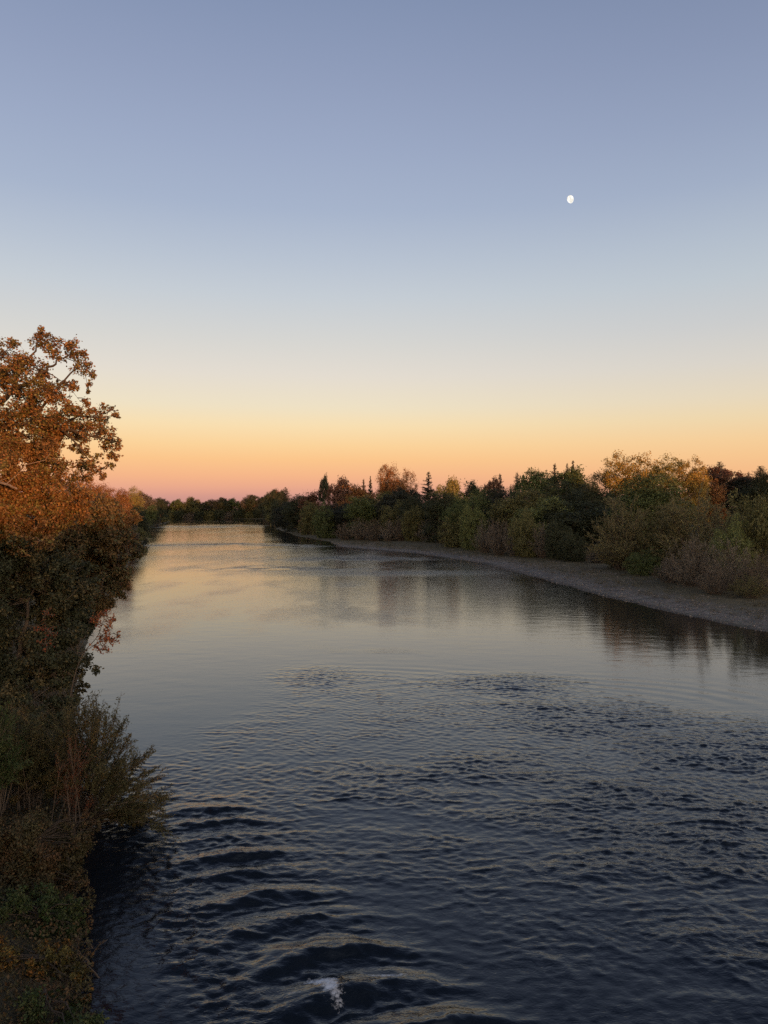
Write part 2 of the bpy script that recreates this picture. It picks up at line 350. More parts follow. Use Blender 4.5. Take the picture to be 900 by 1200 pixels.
# ------------------------------------------------------------------ foliage materials
def leaf_mat(name, var=0.35, trans=0.25, second=None, sec_amt=0.5, sec_scale=0.35, base=None):
    """base colour = the object's own colour (or base), varied leaf by leaf, patches of a second hue"""
    m, nt, out = mat(name); L = nt.links.new
    g = N(nt, 'ShaderNodeNewGeometry')
    if base: c0 = N(nt, 'ShaderNodeRGB'); c0.outputs[0].default_value = (*base, 1); co = c0.outputs[0]
    else: oi = N(nt, 'ShaderNodeObjectInfo'); co = oi.outputs['Color']
    if second:
        n = N(nt, 'ShaderNodeTexNoise', Scale=sec_scale, Detail=3.0); L(g.outputs['Position'], n.inputs['Vector'])
        s = math_n(nt, 'ADD', n.outputs['Fac'], math_n(nt, 'MULTIPLY', math_n(nt, 'SUBTRACT', g.outputs['Random Per Island'], 0.5), 0.35))
        mr = N(nt, 'ShaderNodeMapRange'); L(s, mr.inputs[0]); mr.inputs[1].default_value = 0.62 - sec_amt * 0.3; mr.inputs[2].default_value = 0.75 - sec_amt * 0.3
        mx = N(nt, 'ShaderNodeMix', data_type='RGBA'); L(mr.outputs[0], mx.inputs['Factor']); L(co, mx.inputs['A']); mx.inputs['B'].default_value = (*second, 1)
        co = mx.outputs['Result']
    wn = N(nt, 'ShaderNodeTexWhiteNoise', noise_dimensions='1D'); L(g.outputs['Random Per Island'], wn.inputs['W'])
    v = N(nt, 'ShaderNodeMapRange'); L(wn.outputs['Value'], v.inputs[0]); v.inputs[3].default_value = 1 - var; v.inputs[4].default_value = 1 + var * 1.3
    h = N(nt, 'ShaderNodeMapRange'); L(g.outputs['Random Per Island'], h.inputs[0]); h.inputs[3].default_value = 0.482; h.inputs[4].default_value = 0.518
    hs = N(nt, 'ShaderNodeHueSaturation'); L(co, hs.inputs['Color']); L(v.outputs[0], hs.inputs['Value']); L(h.outputs[0], hs.inputs['Hue'])
    p = N(nt, 'ShaderNodeBsdfPrincipled', Roughness=0.6); p.inputs['Specular IOR Level'].default_value = 0.25; L(hs.outputs[0], p.inputs['Base Color'])
    t = N(nt, 'ShaderNodeBsdfTranslucent'); L(hs.outputs[0], t.inputs['Color'])
    ms = N(nt, 'ShaderNodeMixShader', Fac=trans); L(p.outputs[0], ms.inputs[1]); L(t.outputs[0], ms.inputs[2])
    L(ms.outputs[0], out.inputs[0]); return m
def bark_mat(name, c):
    m, nt, out = mat(name); L = nt.links.new
    tcn = N(nt, 'ShaderNodeTexCoord'); mp = N(nt, 'ShaderNodeMapping'); mp.inputs['Scale'].default_value = (6, 6, 1.2); L(tcn.outputs['Object'], mp.inputs[0])
    n = N(nt, 'ShaderNodeTexNoise', Scale=2.0, Detail=8.0, Roughness=0.7); L(mp.outputs[0], n.inputs['Vector'])
    r = ramp(nt, [(0.3, tuple(k * 0.4 for k in c)), (0.7, tuple(k * 1.4 for k in c))]); L(n.outputs['Fac'], r.inputs[0])
    p = N(nt, 'ShaderNodeBsdfPrincipled', Roughness=0.9); L(r.outputs[0], p.inputs['Base Color'])
    b = N(nt, 'ShaderNodeBump', Strength=0.8, Distance=0.05); L(n.outputs['Fac'], b.inputs['Height']); L(b.outputs[0], p.inputs['Normal'])
    L(p.outputs[0], out.inputs[0]); return m
BARK = bark_mat('bark', (0.10, 0.075, 0.055))
PALEBARK = bark_mat('pale_bark', (0.20, 0.15, 0.11))
DARKBARK = bark_mat('dark_bark', (0.045, 0.034, 0.025))
FOL = leaf_mat('foliage', second=None)
TWIG = leaf_mat('twiggy_foliage', var=0.45, trans=0.1)

# ------------------------------------------------------------------ plant geometry
def cards(P, Nn, size, aspect=0.6, jit=0.35, axis_dir=None, r=rng):
    """one small folded diamond leaf at every P"""
    n = len(P); Nn = norm(Nn)
    a = r.normal(size=(n, 3)) if axis_dir is None else axis_dir + 0.25 * r.normal(size=(n, 3))
    t = norm(a - (a * Nn).sum(-1, keepdims=True) * Nn); b = np.cross(Nn, t)
    s = (size * (1 + jit * r.uniform(-1, 1, n)))[:, None]
    V = np.stack([P - t * s * .5, P + b * s * aspect * .5 + Nn * s * .08, P + t * s * .5, P - b * s * aspect * .5 + Nn * s * .08], 1).reshape(-1, 3)
    Q = np.arange(4 * n).reshape(n, 4); return V, Q
def tubes(paths, sides=6):
    """paths: list of (points (k,3), radii (k,))"""
    Vs, Qs, off = [], [], 0
    for P, rad in paths:
        P = np.asarray(P, float); rad = np.asarray(rad, float); k = len(P)
        d = norm(np.gradient(P, axis=0)); ref = np.array([0.31, 0.87, 0.37]); u = norm(np.cross(d, ref)); v = np.cross(d, u)
        an = np.linspace(0, 2 * math.pi, sides, endpoint=False)
        ring = P[:, None] + rad[:, None, None] * (np.cos(an)[None, :, None] * u[:, None] + np.sin(an)[None, :, None] * v[:, None])
        Vs.append(ring.reshape(-1, 3)); i = off + np.arange(k * sides).reshape(k, sides)
        Qs.append(np.stack([i[:-1], np.roll(i[:-1], -1, 1), np.roll(i[1:], -1, 1), i[1:]], -1).reshape(-1, 4)); off += k * sides
    return np.concatenate(Vs), np.concatenate(Qs)
def curve(a, b, sag=0.0, wob=0.1, k=7, r=rng):
    a = np.asarray(a, float); b = np.asarray(b, float); t = np.linspace(0, 1, k)[:, None]
    P = a + (b - a) * t; ln = np.linalg.norm(b - a)
    P += np.array([0, 0, 1]) * (sag * ln * np.sin(math.pi * t)) + wob * ln * 0.3 * np.sin(math.pi * t) * r.normal(size=(k, 3)) * 0.5
    return P

def broad_proto(seed, rad=5.0, h=11.0, lobes=13, tips=330, per=42, leaf=0.36, low=0.02, spread=0.75, top=0.5):
    """a riverside broadleaf: lobed, ragged crown foliated low; trunk and limbs"""
    r = np.random.default_rng(seed)
    cz = h * (0.5 + low / 2); rz = h * (1 - low) / 2
    Lc, Lr = [], []
    for k in range(lobes):
        t = r.uniform(-0.95, 0.92); ww = math.sqrt(max(0, 1 - abs(t) ** (3.6 if t > 0 else 4.0)))
        a = k * 2.4 + r.uniform(-.4, .4); q = r.uniform(0.35, 0.78) * ww
        Lc.append((rad * q * math.cos(a), rad * q * math.sin(a), cz + rz * t * 0.8)); Lr.append(rad * r.uniform(0.26, 0.5))
    Lc = np.array(Lc); Lr = np.array(Lr)
    k = r.choice(lobes, tips, p=(Lr ** 2) / (Lr ** 2).sum())
    d = norm(r.normal(size=(tips, 3)) + np.array([0, 0, 0.35]))
    q = 1 + 0.10 * r.normal(size=tips)
    out_l = r.random(tips) < 0.10; q = q + out_l * r.uniform(0.1, 0.45, tips)
    T = Lc[k] + d * (Lr[k] * q)[:, None] * np.array([1, 1, 1.08])
    T[:, 2] = np.maximum(T[:, 2], h * 0.02 + 0.2)
    cr = r.uniform(0.35, 0.75, tips) * spread
    P = (T[:, None] + r.normal(size=(tips, per, 3)) * cr[:, None, None] * np.array([1, 1, 0.7])).reshape(-1, 3)
    P[:, 2] = np.maximum(P[:, 2], 0.1)
    dd = np.repeat(d, per, 0); nn = dd * 0.8 + np.array([0, 0, 0.35]) + 0.75 * r.normal(size=P.shape)
    crown = cards(P, nn, leaf, 0.62, 0.45, r=r)
    paths = [(curve((0, 0, -0.6), (r.uniform(-.5, .5), r.uniform(-.5, .5), h * 0.72), 0, .15, 8, r), np.linspace(h * 0.028, h * 0.008, 8))]
    tp = paths[0][0]
    for c, rr in zip(Lc, Lr):
        s = tp[min(6, max(1, int((c[2] / h) * 6)))]
        paths.append((curve(s, c, 0.1, .4, 6, r), np.linspace(h * 0.011, h * 0.003, 6)))
        for _ in range(3):
            e = c + norm(r.normal(size=3) + np.array([0, 0, .6])) * rr * 1.1
            paths.append((curve(c, e, 0, .4, 4, r), np.linspace(h * 0.0035, h * 0.0012, 4)))
    return dict(crown=mesh_np('crown', *crown), trunk=mesh_np('trunk', *tubes(paths, 6), smooth=True), rad=rad, h=h, names=('trunk', 'crown'))

def plume_proto(seed, rad=5.0, h=9.0, stems=46, per=210, leaf=0.30, asp=0.28, lean=0.75, fuzz=0.35):
    """willow-like: many upright, outward-arching stems with narrow leaves along them"""
    r = np.random.default_rng(seed); paths = []; PP = []; NN = []; AA = []
    for k in range(stems):
        a = r.uniform(0, 2 * math.pi); q = math.sqrt(r.random()); tipr = rad * q
        tz = h * (1 - 0.72 * q ** 2.2) * r.uniform(0.82, 1.06)
        b0 = np.array([math.cos(a), math.sin(a), 0]) * tipr * 0.25; b0[2] = -0.3
        tip = np.array([math.cos(a) * tipr, math.sin(a) * tipr, tz])
        mid = b0 * 0.5 + tip * 0.5 + np.array([-math.cos(a), -math.sin(a), 0]) * tipr * 0.14 + np.array([0, 0, h * 0.06])
        t = np.linspace(0, 1, 8)[:, None]; P = (1 - t) ** 2 * b0 + 2 * t * (1 - t) * mid + t * t * tip
        paths.append((P, np.linspace(0.07, 0.012, 8) * h / 9))
        for j in range(9):      # side plumes
            s = r.uniform(0.25, 1.0); i = s * 7; p0 = P[int(min(6, i))] * (1 - (i % 1)) + P[int(min(7, i + 1))] * (i % 1)
            dirp = norm(norm(tip - b0) * 0.9 + r.normal(size=3) * 0.55 + np.array([math.cos(a), math.sin(a), 0]) * 0.35 * lean)
            ln = h * r.uniform(0.10, 0.2)
            n = per // 9; u = r.random(n)[:, None]
            PP.append(p0 + dirp * ln * u + r.normal(size=(n, 3)) * fuzz * (1.05 - u) * 0.7)
            AA.append(np.repeat(dirp[None], n, 0) + r.normal(size=(n, 3)) * 0.4); NN.append(r.normal(size=(n, 3)) + np.array([0, 0, .5]) + dirp * .2)
            paths.append((np.stack([p0, p0 + dirp * ln * .5, p0 + dirp * ln]), np.array([0.018, 0.012, 0.006]) * h / 9))
    P = np.concatenate(PP); P[:, 2] = np.maximum(P[:, 2], 0.05)
    crown = cards(P, np.concatenate(NN), leaf, asp, 0.4, np.concatenate(AA), r=r)
    return dict(crown=mesh_np('foliage', *crown), trunk=mesh_np('stems', *tubes(paths, 4), smooth=True), rad=rad, h=h, names=('stems', 'foliage'))

def conifer_proto(seed, rad=3.2, h=20.0, levels=34, leaf=0.5, power=.85, gap=0.0):
    r = np.random.default_rng(seed); paths = [(curve((0, 0, -.5), (0, 0, h), 0, .02, 8, r), np.linspace(.30, .02, 8))]; SZ = []; PP = []; NN = []; AA = []
    for l in range(levels):
        t = (l + r.uniform(-.3, .3)) / levels; z = h * (0.08 + 0.92 * t); R0 = rad * (1 - t) ** power * r.uniform(0.75, 1.2) + 0.05
        if r.random() < gap: R0 *= 0.5
        nb = 8 if t < .7 else 6; a0 = r.uniform(0, 6.28)
        for b in range(nb):
            a = a0 + b * 2 * math.pi / nb + r.uniform(-.3, .3); Rb = R0 * r.uniform(.55, 1.2); zb = z + r.uniform(-1.1, 1.1) * h / levels
            d = np.array([math.cos(a), math.sin(a), r.uniform(-0.28, 0.12) + 0.35 * t]); n = int(16 + 80 * Rb / rad)
            u = r.random(n)[:, None] ** 0.8; p0 = np.array([0, 0, min(zb, h * .985)])
            side = np.cross(d, [0, 0, 1.])
            P = p0 + d * Rb * u + side * r.normal(size=(n, 1)) * 0.22 * Rb * (1.15 - u) + np.array([0, 0, 1]) * (0.12 * Rb * u ** 2 + r.normal(size=(n, 1)) * .14)
            PP.append(P); AA.append(np.repeat(d[None], n, 0) + side * r.normal(size=(n, 1)) * .6); NN.append(np.array([0, 0, 1.]) + r.normal(size=(n, 3)) * .55); SZ.append(np.full(n, leaf * (1.0 - .6 * t)))
            paths.append((np.stack([p0, p0 + d * Rb * .5, p0 + d * Rb * .95]), np.array([.06, .04, .015])))
    crown = cards(np.concatenate(PP), np.concatenate(NN), np.concatenate(SZ), 0.4, .4, np.concatenate(AA), r=r)
    return dict(crown=mesh_np('crown', *crown), trunk=mesh_np('trunk', *tubes(paths, 5), smooth=True), rad=rad, h=h, names=('trunk', 'crown'))

PROTO = {
 'broad': [broad_proto(11), broad_proto(12, 4.6, 12, 11), broad_proto(13, 5.4, 10.5, 16, 380), broad_proto(14, 4.4, 13, 12, 300)],
 'fine': [broad_proto(21, 5, 11, 17, 620, 56, .24, .06, .8), broad_proto(22, 5.2, 10, 19, 700, 56, .22, .05, .75), broad_proto(23, 4.6, 12, 15, 560, 60, .24, .08, .85)],
 'lacy': [broad_proto(31, 4.8, 11, 13, 300, 60, .22, .1, .6), broad_proto(32, 4.8, 12, 12, 280, 60, .22, .1, .62)],
 'willow': [plume_proto(41, 5, 10, 60, 340, .26, .3), plume_proto(42, 5, 9, 58, 340, .26, .3)],
 'twiggy': [plume_proto(51, 5, 6.5, 70, 260, .22, .16, .9, .3), plume_proto(52, 5, 6, 66, 250, .22, .16, 1.0, .3), plume_proto(53, 4.6, 7, 60, 240, .22, .16, .8, .3)],
 'bush': [broad_proto(61, 4, 5.2, 14, 330, 50, .24, 0.0, .6), broad_proto(62, 4.4, 4.6, 15, 330, 50, .24, 0.0, .6)],
 'conifer': [conifer_proto(71), conifer_proto(72, 3.6, 19, 30, .5, .8, .15), conifer_proto(73, 2.8, 20, 36, .5, .85, .1)],
 'cone': [conifer_proto(81, 4.6, 16, 34, .45, .65), conifer_proto(82, 4.4, 16, 30, .45, .75, .15)],
}
for k, ps in PROTO.items():
    for p in ps:
        p['crown'].materials.append(TWIG if k == 'twiggy' else FOL); p['trunk'].materials.append(BARK)
CNT = {}
def plant(name, label, cat, group, kind, X, Y, height, radius, col, sink=0.0, rz=None):
    """a copy of one kind of plant: root, trunk or stems, crown or foliage"""
    i = CNT.get(kind, 0); CNT[kind] = i + 1; p = PROTO[kind][i % len(PROTO[kind])]
    g = float(ground_z(np.array([X]), np.array([Y]))[0])
    root = thing(name, label, cat, (X, Y, g - sink), random.uniform(0, 6.28) if rz is None else rz, group)
    root.scale = (radius / p['rad'], radius / p['rad'], height / p['h'])
    t = bpy.data.objects.new(p['names'][0], p['trunk']); c = bpy.data.objects.new(p['names'][1], p['crown'])
    for o in (t, c): C.objects.link(o); o.parent = root
    j = 1 + random.uniform(-.08, .08)
    c.color = (col[0] * j, col[1] * j, col[2] * j, 1)
    return root

# natural leaf colours
DK = (0.042, 0.050, 0.026); BLK = (0.026, 0.031, 0.024); OL = (0.110, 0.108, 0.042); GR = (0.078, 0.100, 0.036); LG = (0.115, 0.135, 0.048)
YG = (0.22, 0.18, 0.050); YE = (0.30, 0.20, 0.045); OR = (0.22, 0.105, 0.036); RD = (0.125, 0.066, 0.040); BR = (0.120, 0.100, 0.076); GB = (0.150, 0.132, 0.105); WO = (0.165, 0.150, 0.072)
G1 = 'trees and shrubs along the right bank'
# (name, kind, image column, distance, top row, half width px, colour, label)
T = [
 # the big ones at the right
 ('willow_tree', 'willow', 735, 166, 583, 38, WO, 'big grey-olive feathery willow at the top of the gravel bar, left of the widest one'),
 ('willow_tree', 'willow', 818, 152, 572, 50, WO, 'widest olive willow crown on the right, rising just behind the brown twiggy shrubs'),
 ('willow_tree', 'willow', 775, 160, 592, 26, OL, 'small dull willow squeezed between the two big olive willows'),
 ('bush', 'bush', 757, 151, 648, 17, GR, 'low dark green bush at the edge of the gravel below the two big willows'),
 ('bush', 'bush', 728, 172, 650, 16, OL, 'low olive bush at the foot of the big feathery willow'),
 ('bush', 'bush', 706, 186, 646, 12, BR, 'low brownish bush left of the feathery willow, on the gravel edge'),
 ('twiggy_shrub', 'twiggy', 685, 196, 640, 9, GB, 'small lone grey-brown shrub out on the gravel bar in front of the dark trees'),
 ('twiggy_shrub', 'twiggy', 815, 130, 629, 34, GB, 'tallest leafless-looking brown shrub at the right, below the widest willow'),
 ('twiggy_shrub', 'twiggy', 856, 124, 634, 30, GB, 'second tall brown twiggy shrub, between the tallest one and the frame edge'),
 ('twiggy_shrub', 'twiggy', 892, 118, 644, 26, BR, 'brown twiggy shrub cut by the right edge of the frame'),
 ('twiggy_shrub', 'twiggy', 786, 136, 652, 20, BR, 'lower brown shrub at the left end of the twiggy thicket'),
 ('twiggy_shrub', 'twiggy', 838, 119, 664, 22, BR, 'low brown shrub in front of the twiggy thicket, nearest the gravel'),
 ('twiggy_shrub', 'twiggy', 880, 114, 672, 22, OL, 'low greenish twiggy shrub in the lower right corner of the thicket'),
 ('bush', 'bush', 884, 140, 604, 30, OL, 'rounded olive-green bush at the right edge below the pale levee line'),
 ('bush', 'bush', 862, 134, 620, 20, LG, 'paler green bush between the brown shrubs and the round olive bush'),
 # tall back row at the right
 ('cottonwood_tree', 'lacy', 738, 238, 543, 26, YE, 'yellow-leaved cottonwood with a loose sunlit top, first of the tall pale trees'),
 ('cottonwood_tree', 'lacy', 774, 236, 544, 27, YG, 'yellow-green cottonwood in the middle of the tall sunlit group'),
 ('cottonwood_tree', 'lacy', 805, 232, 549, 20, YE, 'shorter golden cottonwood at the right end of the tall sunlit group'),
 ('broadleaf_tree', 'fine', 762, 206, 566, 34, GR, 'broad green tree under the golden cottonwoods, behind the feathery willow'),
 ('broadleaf_tree', 'fine', 708, 236, 563, 22, DK, 'dark tree whose top fills the dip left of the golden cottonwoods'),
 ('broadleaf_tree', 'broad', 848, 290, 551, 22, RD, 'red-brown tree wrapped round the foot of the pointed conifer at the right'),
 ('conifer', 'cone', 843, 300, 541, 11, DK, 'pointed dark conifer standing up from the red-brown tree'),
 ('broadleaf_tree', 'broad', 866, 280, 559, 15, BLK, 'blackish blue-green tree right of the red-brown tree'),
 ('conifer', 'cone', 877, 290, 553, 7, BLK, 'slim dark spire between the blackish tree and the right edge group'),
 ('conifer', 'cone', 891, 270, 546, 13, BLK, 'big dark conifer at the right edge of the frame'),
 ('broadleaf_tree', 'broad', 896, 262, 560, 16, DK, 'bulky dark green tree at the right edge just above the levee line'),
 ('broadleaf_tree', 'broad', 828, 262, 558, 14, OR, 'orange-brown tree between the golden group and the pointed conifer'),
 # centre right
 ('broadleaf_tree', 'fine', 676, 222, 588, 34, DK, 'wide very dark tree above the lone gravel-bar shrub'),
 ('broadleaf_tree', 'fine', 640, 228, 590, 27, LG, 'bright green tree with flat layered top in front of the dark wood'),
 ('broadleaf_tree', 'fine', 655, 262, 572, 28, DK, 'dark green tree behind the bright flat-topped one'),
 ('broadleaf_tree', 'broad', 668, 292, 556, 24, GR, 'rounded green tree under the pair of close conifers'),
 ('broadleaf_tree', 'broad', 688, 280, 566, 16, DK, 'dark shoulder tree right of the close conifer pair'),
 ('conifer', 'conifer', 650, 330, 543, 8, BLK, 'single narrow conifer left of the close pair'),
 ('conifer', 'conifer', 664.5, 332, 543, 6, BLK, 'left and shorter one of the close conifer pair'),
 ('conifer', 'conifer', 671.5, 330, 540, 7, BLK, 'right and taller one of the close conifer pair'),
 ('broadleaf_tree', 'broad', 625, 288, 559, 20, GR, 'green round-topped tree left of the single narrow conifer'),
 ('broadleaf_tree', 'broad', 640, 300, 562, 14, WO, 'small olive treetop just under the single narrow conifer'),
 ('broadleaf_tree', 'fine', 615, 246, 576, 22, OL, 'olive tree in the middle of the bank, left of the bright green one'),
 ('broadleaf_tree', 'fine', 590, 268, 580, 20, BLK, 'blackest tree of the centre bank, below the two rusty-topped conifers'),
 ('conifer', 'cone', 606, 318, 554, 10, DK, 'broad conifer with rusty lit top, the right one of the two mid-bank'),
 ('conifer', 'conifer', 586, 326, 555, 8, BR, 'slim rusty conifer, the left one of the two mid-bank'),
 ('broadleaf_tree', 'broad', 574, 310, 566, 11, RD, 'small reddish treetop against the sky beside the slim rusty conifer'),
 ('broadleaf_tree', 'broad', 548, 308, 563, 12, DK, 'ball-shaped dark treetop alone against the orange sky'),
 ('broadleaf_tree', 'broad', 527, 300, 568, 13, YG, 'yellow-green treetop between the ball-shaped tree and the tall conifer'),
 ('broadleaf_tree', 'fine', 552, 270, 580, 20, GR, 'mid-green rounded tree beneath the ball-shaped dark top'),
 ('broadleaf_tree', 'fine', 518, 290, 578, 20, DK, 'dark green spreading tree right of the tall conifer'),
 ('conifer', 'conifer', 502, 350, 553, 10, BLK, 'tallest lone conifer in the middle of the skyline'),
 ('broadleaf_tree', 'broad', 489, 330, 574, 9, BLK, 'black small treetop between the tall conifer and the big orange tree'),
 # centre left
 ('broadleaf_tree', 'fine', 457, 360, 554, 12, OR, 'taller left half of the big orange sunlit tree pair on the skyline'),
 ('broadleaf_tree', 'fine', 471, 356, 561, 13, OR, 'lower right half of the big orange sunlit tree pair on the skyline'),
 ('broadleaf_tree', 'broad', 462, 340, 577, 15, BLK, 'black-green tree directly below the big orange pair'),
 ('conifer', 'conifer', 434, 410, 558, 5, DK, 'small slim conifer left of the big orange pair'),
 ('conifer', 'conifer', 426, 412, 561, 5, DK, 'smallest twin spire beside the small slim conifer'),
 ('broadleaf_tree', 'broad', 412, 390, 567, 16, OR, 'orange-topped spreading tree left of the twin small spires'),
 ('broadleaf_tree', 'broad', 398, 400, 567, 12, RD, 'rusty red treetop between the orange spreading tree and the dark upright one'),
 ('broadleaf_tree', 'broad', 440, 350, 576, 16, OL, 'olive tree on the skyline right below the twin small spires'),
 ('broadleaf_tree', 'fine', 424, 345, 583, 18, GR, 'dull green tree below the orange spreading one'),
 ('broadleaf_tree', 'fine', 487, 318, 586, 16, DK, 'dark olive tree in front of the tall skyline conifer'),
 ('broadleaf_tree', 'fine', 466, 330, 592, 15, OL, 'rounded olive tree low in front of the black-green one'),
 ('broadleaf_tree', 'broad', 381, 430, 563, 6, DK, 'dark upright tree sticking up at the left end of the orange tops'),
 ('broadleaf_tree', 'broad', 368, 430, 575, 14, RD, 'reddish domed tree at the left end of the right bank skyline'),
 ('broadleaf_tree', 'fine', 398, 372, 590, 15, BLK, 'black-green tree behind the yellowish waterside bush'),
 ('broadleaf_tree', 'broad', 352, 450, 585, 14, DK, 'dark round tree below the reddish domed one'),
 ('bush', 'bush', 362, 410, 598, 11, OL, 'yellowish olive bush near the water where the gravel bar runs out'),
 ('bush', 'bush', 382, 368, 597, 13, GR, 'green waterside bush at the far tip of the gravel bar'),
 ('broadleaf_tree', 'fine', 338, 480, 592, 12, BLK, 'blackish tree overhanging the water beyond the gravel bar'),
 ('conifer', 'cone', 335, 620, 571, 7, DK, 'small dark cone-shaped tree on the far left of the right bank skyline'),
 ('broadleaf_tree', 'broad', 317, 700, 574, 5, DK, 'small round dark treetop left of the small cone-shaped one'),
]
for nm, kd, cx, z, top, hw, col, lab in T:
    X = (cx - 450) / F * z; g = float(ground_z(np.array([X]), np.array([float(z)]))[0])
    h = EYE + (HZ - top) / F * z - g; rad = hw / F * z * (2.1 if nm == 'conifer' else 1.15 if kd in ('willow', 'twiggy', 'bush') else 1.4)
    tone = 'conifer' if nm == 'conifer' else 'shrub' if nm in ('bush', 'twiggy_shrub') else 'tree'
    plant(nm, lab, tone, G1, kd, X, z, h, rad, col)

# low row of grey-brown shrubs behind the gravel bar
G2 = 'low shrubs lining the top of the gravel bar'
row = [(404, 341, 612, 12, BR), (421, 334, 608, 12, GB), (438, 327, 606, 12, BR), (455, 320, 609, 11, GB), (470, 314, 606, 11, BR), (486, 306, 604, 12, OL), (503, 297, 606, 13, GB),
       (519, 288, 604, 13, BR), (536, 264, 606, 14, OL), (553, 244, 606, 13, LG), (569, 230, 610, 14, GB), (585, 221, 606, 14, BR), (602, 215, 612, 14, GB), (618, 210, 606, 15, OL), (636, 205, 614, 15, GB), (654, 200, 622, 14, DK), (672, 192, 628, 13, DK)]
words = ['first', 'second', 'third', 'fourth', 'fifth', 'sixth', 'seventh', 'eighth', 'ninth', 'tenth', 'eleventh', 'twelfth', 'thirteenth', 'fourteenth', 'fifteenth', 'sixteenth', 'seventeenth',
         'eighteenth', 'nineteenth', 'twentieth', 'twenty-first', 'twenty-second', 'twenty-third', 'twenty-fourth', 'twenty-fifth', 'twenty-sixth', 'twenty-seventh', 'twenty-eighth', 'twenty-ninth', 'thirtieth']
cname = {BR: 'brown', GB: 'grey-brown', OL: 'olive', LG: 'light green', DK: 'dark green', BLK: 'blackish', GR: 'green', RD: 'reddish', OR: 'orange', YG: 'yellow-green'}
for i, (cx, z, top, hw, col) in enumerate(row):
    X = (cx - 450) / F * z; g = float(ground_z(np.array([X]), np.array([float(z)]))[0])
    kd = 'twiggy' if col in (BR, GB) else 'bush'
    plant('twiggy_shrub' if kd == 'twiggy' else 'bush', '%s low shrub behind the gravel bar, %s counted from its far tip' % (cname[col], words[i]), 'shrub', G2, kd, X, z, EYE + (HZ - top) / F * z - g, hw / F * z * 1.25, col)

# far shore: the distant row across the head of the reach, and right bank running back to it
G3 = 'distant trees round the head of the reach'
r3 = np.random.default_rng(33)
far = []
pts = [(346, 520), (336, 560), (328, 640), (322, 700), (330, 760), (318, 830), (324, 900), (314, 980), (320, 1060)]
for i, (cx, z) in enumerate(pts): far.append((cx, z, [590, 588, 589, 586, 578, 588, 579, 584, 577][i], 7, [DK, BLK, DK, OL, DK, BLK, RD, DK, DK][i], '%s distant tree on the right bank, %s past the cone-shaped one'))
nf = 17
cols = [DK, BLK, DK, GR, DK, OL, DK, DK, BLK, DK, DK, GR, DK, BR, DK, BLK, DK, DK]
tops = [589, 587, 590, 587, 588, 585, 587, 588, 585, 587, 583, 586, 587, 583, 580, 583, 581]
for i in range(nf):
    far.append((184 + i * 8.2, 1236 - abs(i - 8) * 2 + r3.uniform(-6, 10), tops[i], 6.6, cols[i], '%s far-off tree across the head of the river, %s from the left'))
for i in range(12):
    cx = 188 + i * 11.5; z = 1216 - (i % 3)
    X = (cx - 450) / F * z; g = float(ground_z(np.array([X]), np.array([float(z)]))[0])
    plant('bush', "low bush on the far shoreline at the river's head, %s from left" % words[i], 'shrub', 'low bushes on the far shoreline', 'bush', X, z, 10 + (i * 7 % 4), 11, (DK, OL, DK, BR)[i % 4])
for i, (cx, z, top, hw, col, lab) in enumerate(far):
    X = (cx - 450) / F * z; g = float(ground_z(np.array([X]), np.array([float(z)]))[0])
    k = i if i < len(pts) else i - len(pts)
    plant('broadleaf_tree', lab % (cname[col], words[k]), 'tree', G3, 'broad', X, z, EYE + (HZ - top) / F * z - g, hw / F * z * 1.5, col)

# left bank, going away
G4 = 'trees along the left bank'
LT = [
 (186, 930, 586, 7, DK, 'dark small tree at the far tip of the left bank'),
 (178, 800, 583, 8, OR, 'orange tree second from the far tip of the left bank'),
 (168, 640, 580, 10, BR, 'brown tree on the left bank, third from its far tip'),
 (160, 540, 579, 10, OR, 'orange-topped tree on the left bank between the brown and the golden ones'),
 (182, 700, 592, 7, DK, 'low dark bush-like tree at the water near the far tip of the left bank'),
 (172, 520, 592, 9, GR, 'low green tree overhanging the water on the distant left bank'),
 (150, 420, 577, 13, YG, 'golden domed tree on the left bank in the notch beside the open river'),
 (134, 330, 573, 15, OR, 'rusty rounded tree with a knobbly top left of the golden domed one'),
 (158, 360, 596, 13, DK, 'dark waterside tree under the golden domed one'),
 (112, 250, 566, 18, OR, 'orange sunlit tree on the left bank nearest behind the foreground crowns'),
 (138, 230, 590, 18, OR, 'low rusty tree leaning over the water behind the foreground foliage'),
 (80, 200, 572, 26, BR, 'brown tree mostly hidden behind the foreground crowns'),
]
for cx, z, top, hw, col, lab in LT:
    X = (cx - 450) / F * z; g = float(ground_z(np.array([X]), np.array([float(z)]))[0])
    plant('broadleaf_tree', lab, 'tree', G4, 'fine' if z < 450 else 'broad', X, z, EYE + (HZ - top) / F * z - g, hw / F * z * 1.25, col)

for i, (cx, z, hw) in enumerate(((192, 880, 6), (187, 800, 7), (183, 720, 7), (178, 620, 8), (170, 540, 9), (163, 450, 10), (160, 380, 10), (152, 300, 12), (146, 240, 14))):
    X = (cx - 450) / F * z; X = min(X, float(np.interp(z, ly, lx)) - 2)
    plant('bush', '%s low bush at the distant left waterline, %s from its far tip' % (('dark', 'olive', 'brown')[i % 3], words[i]), 'shrub', 'low bushes at the left waterline', 'bush', X, z, 6.0, hw / F * z * 1.3, (DK, OL, BR)[i % 3], .5)

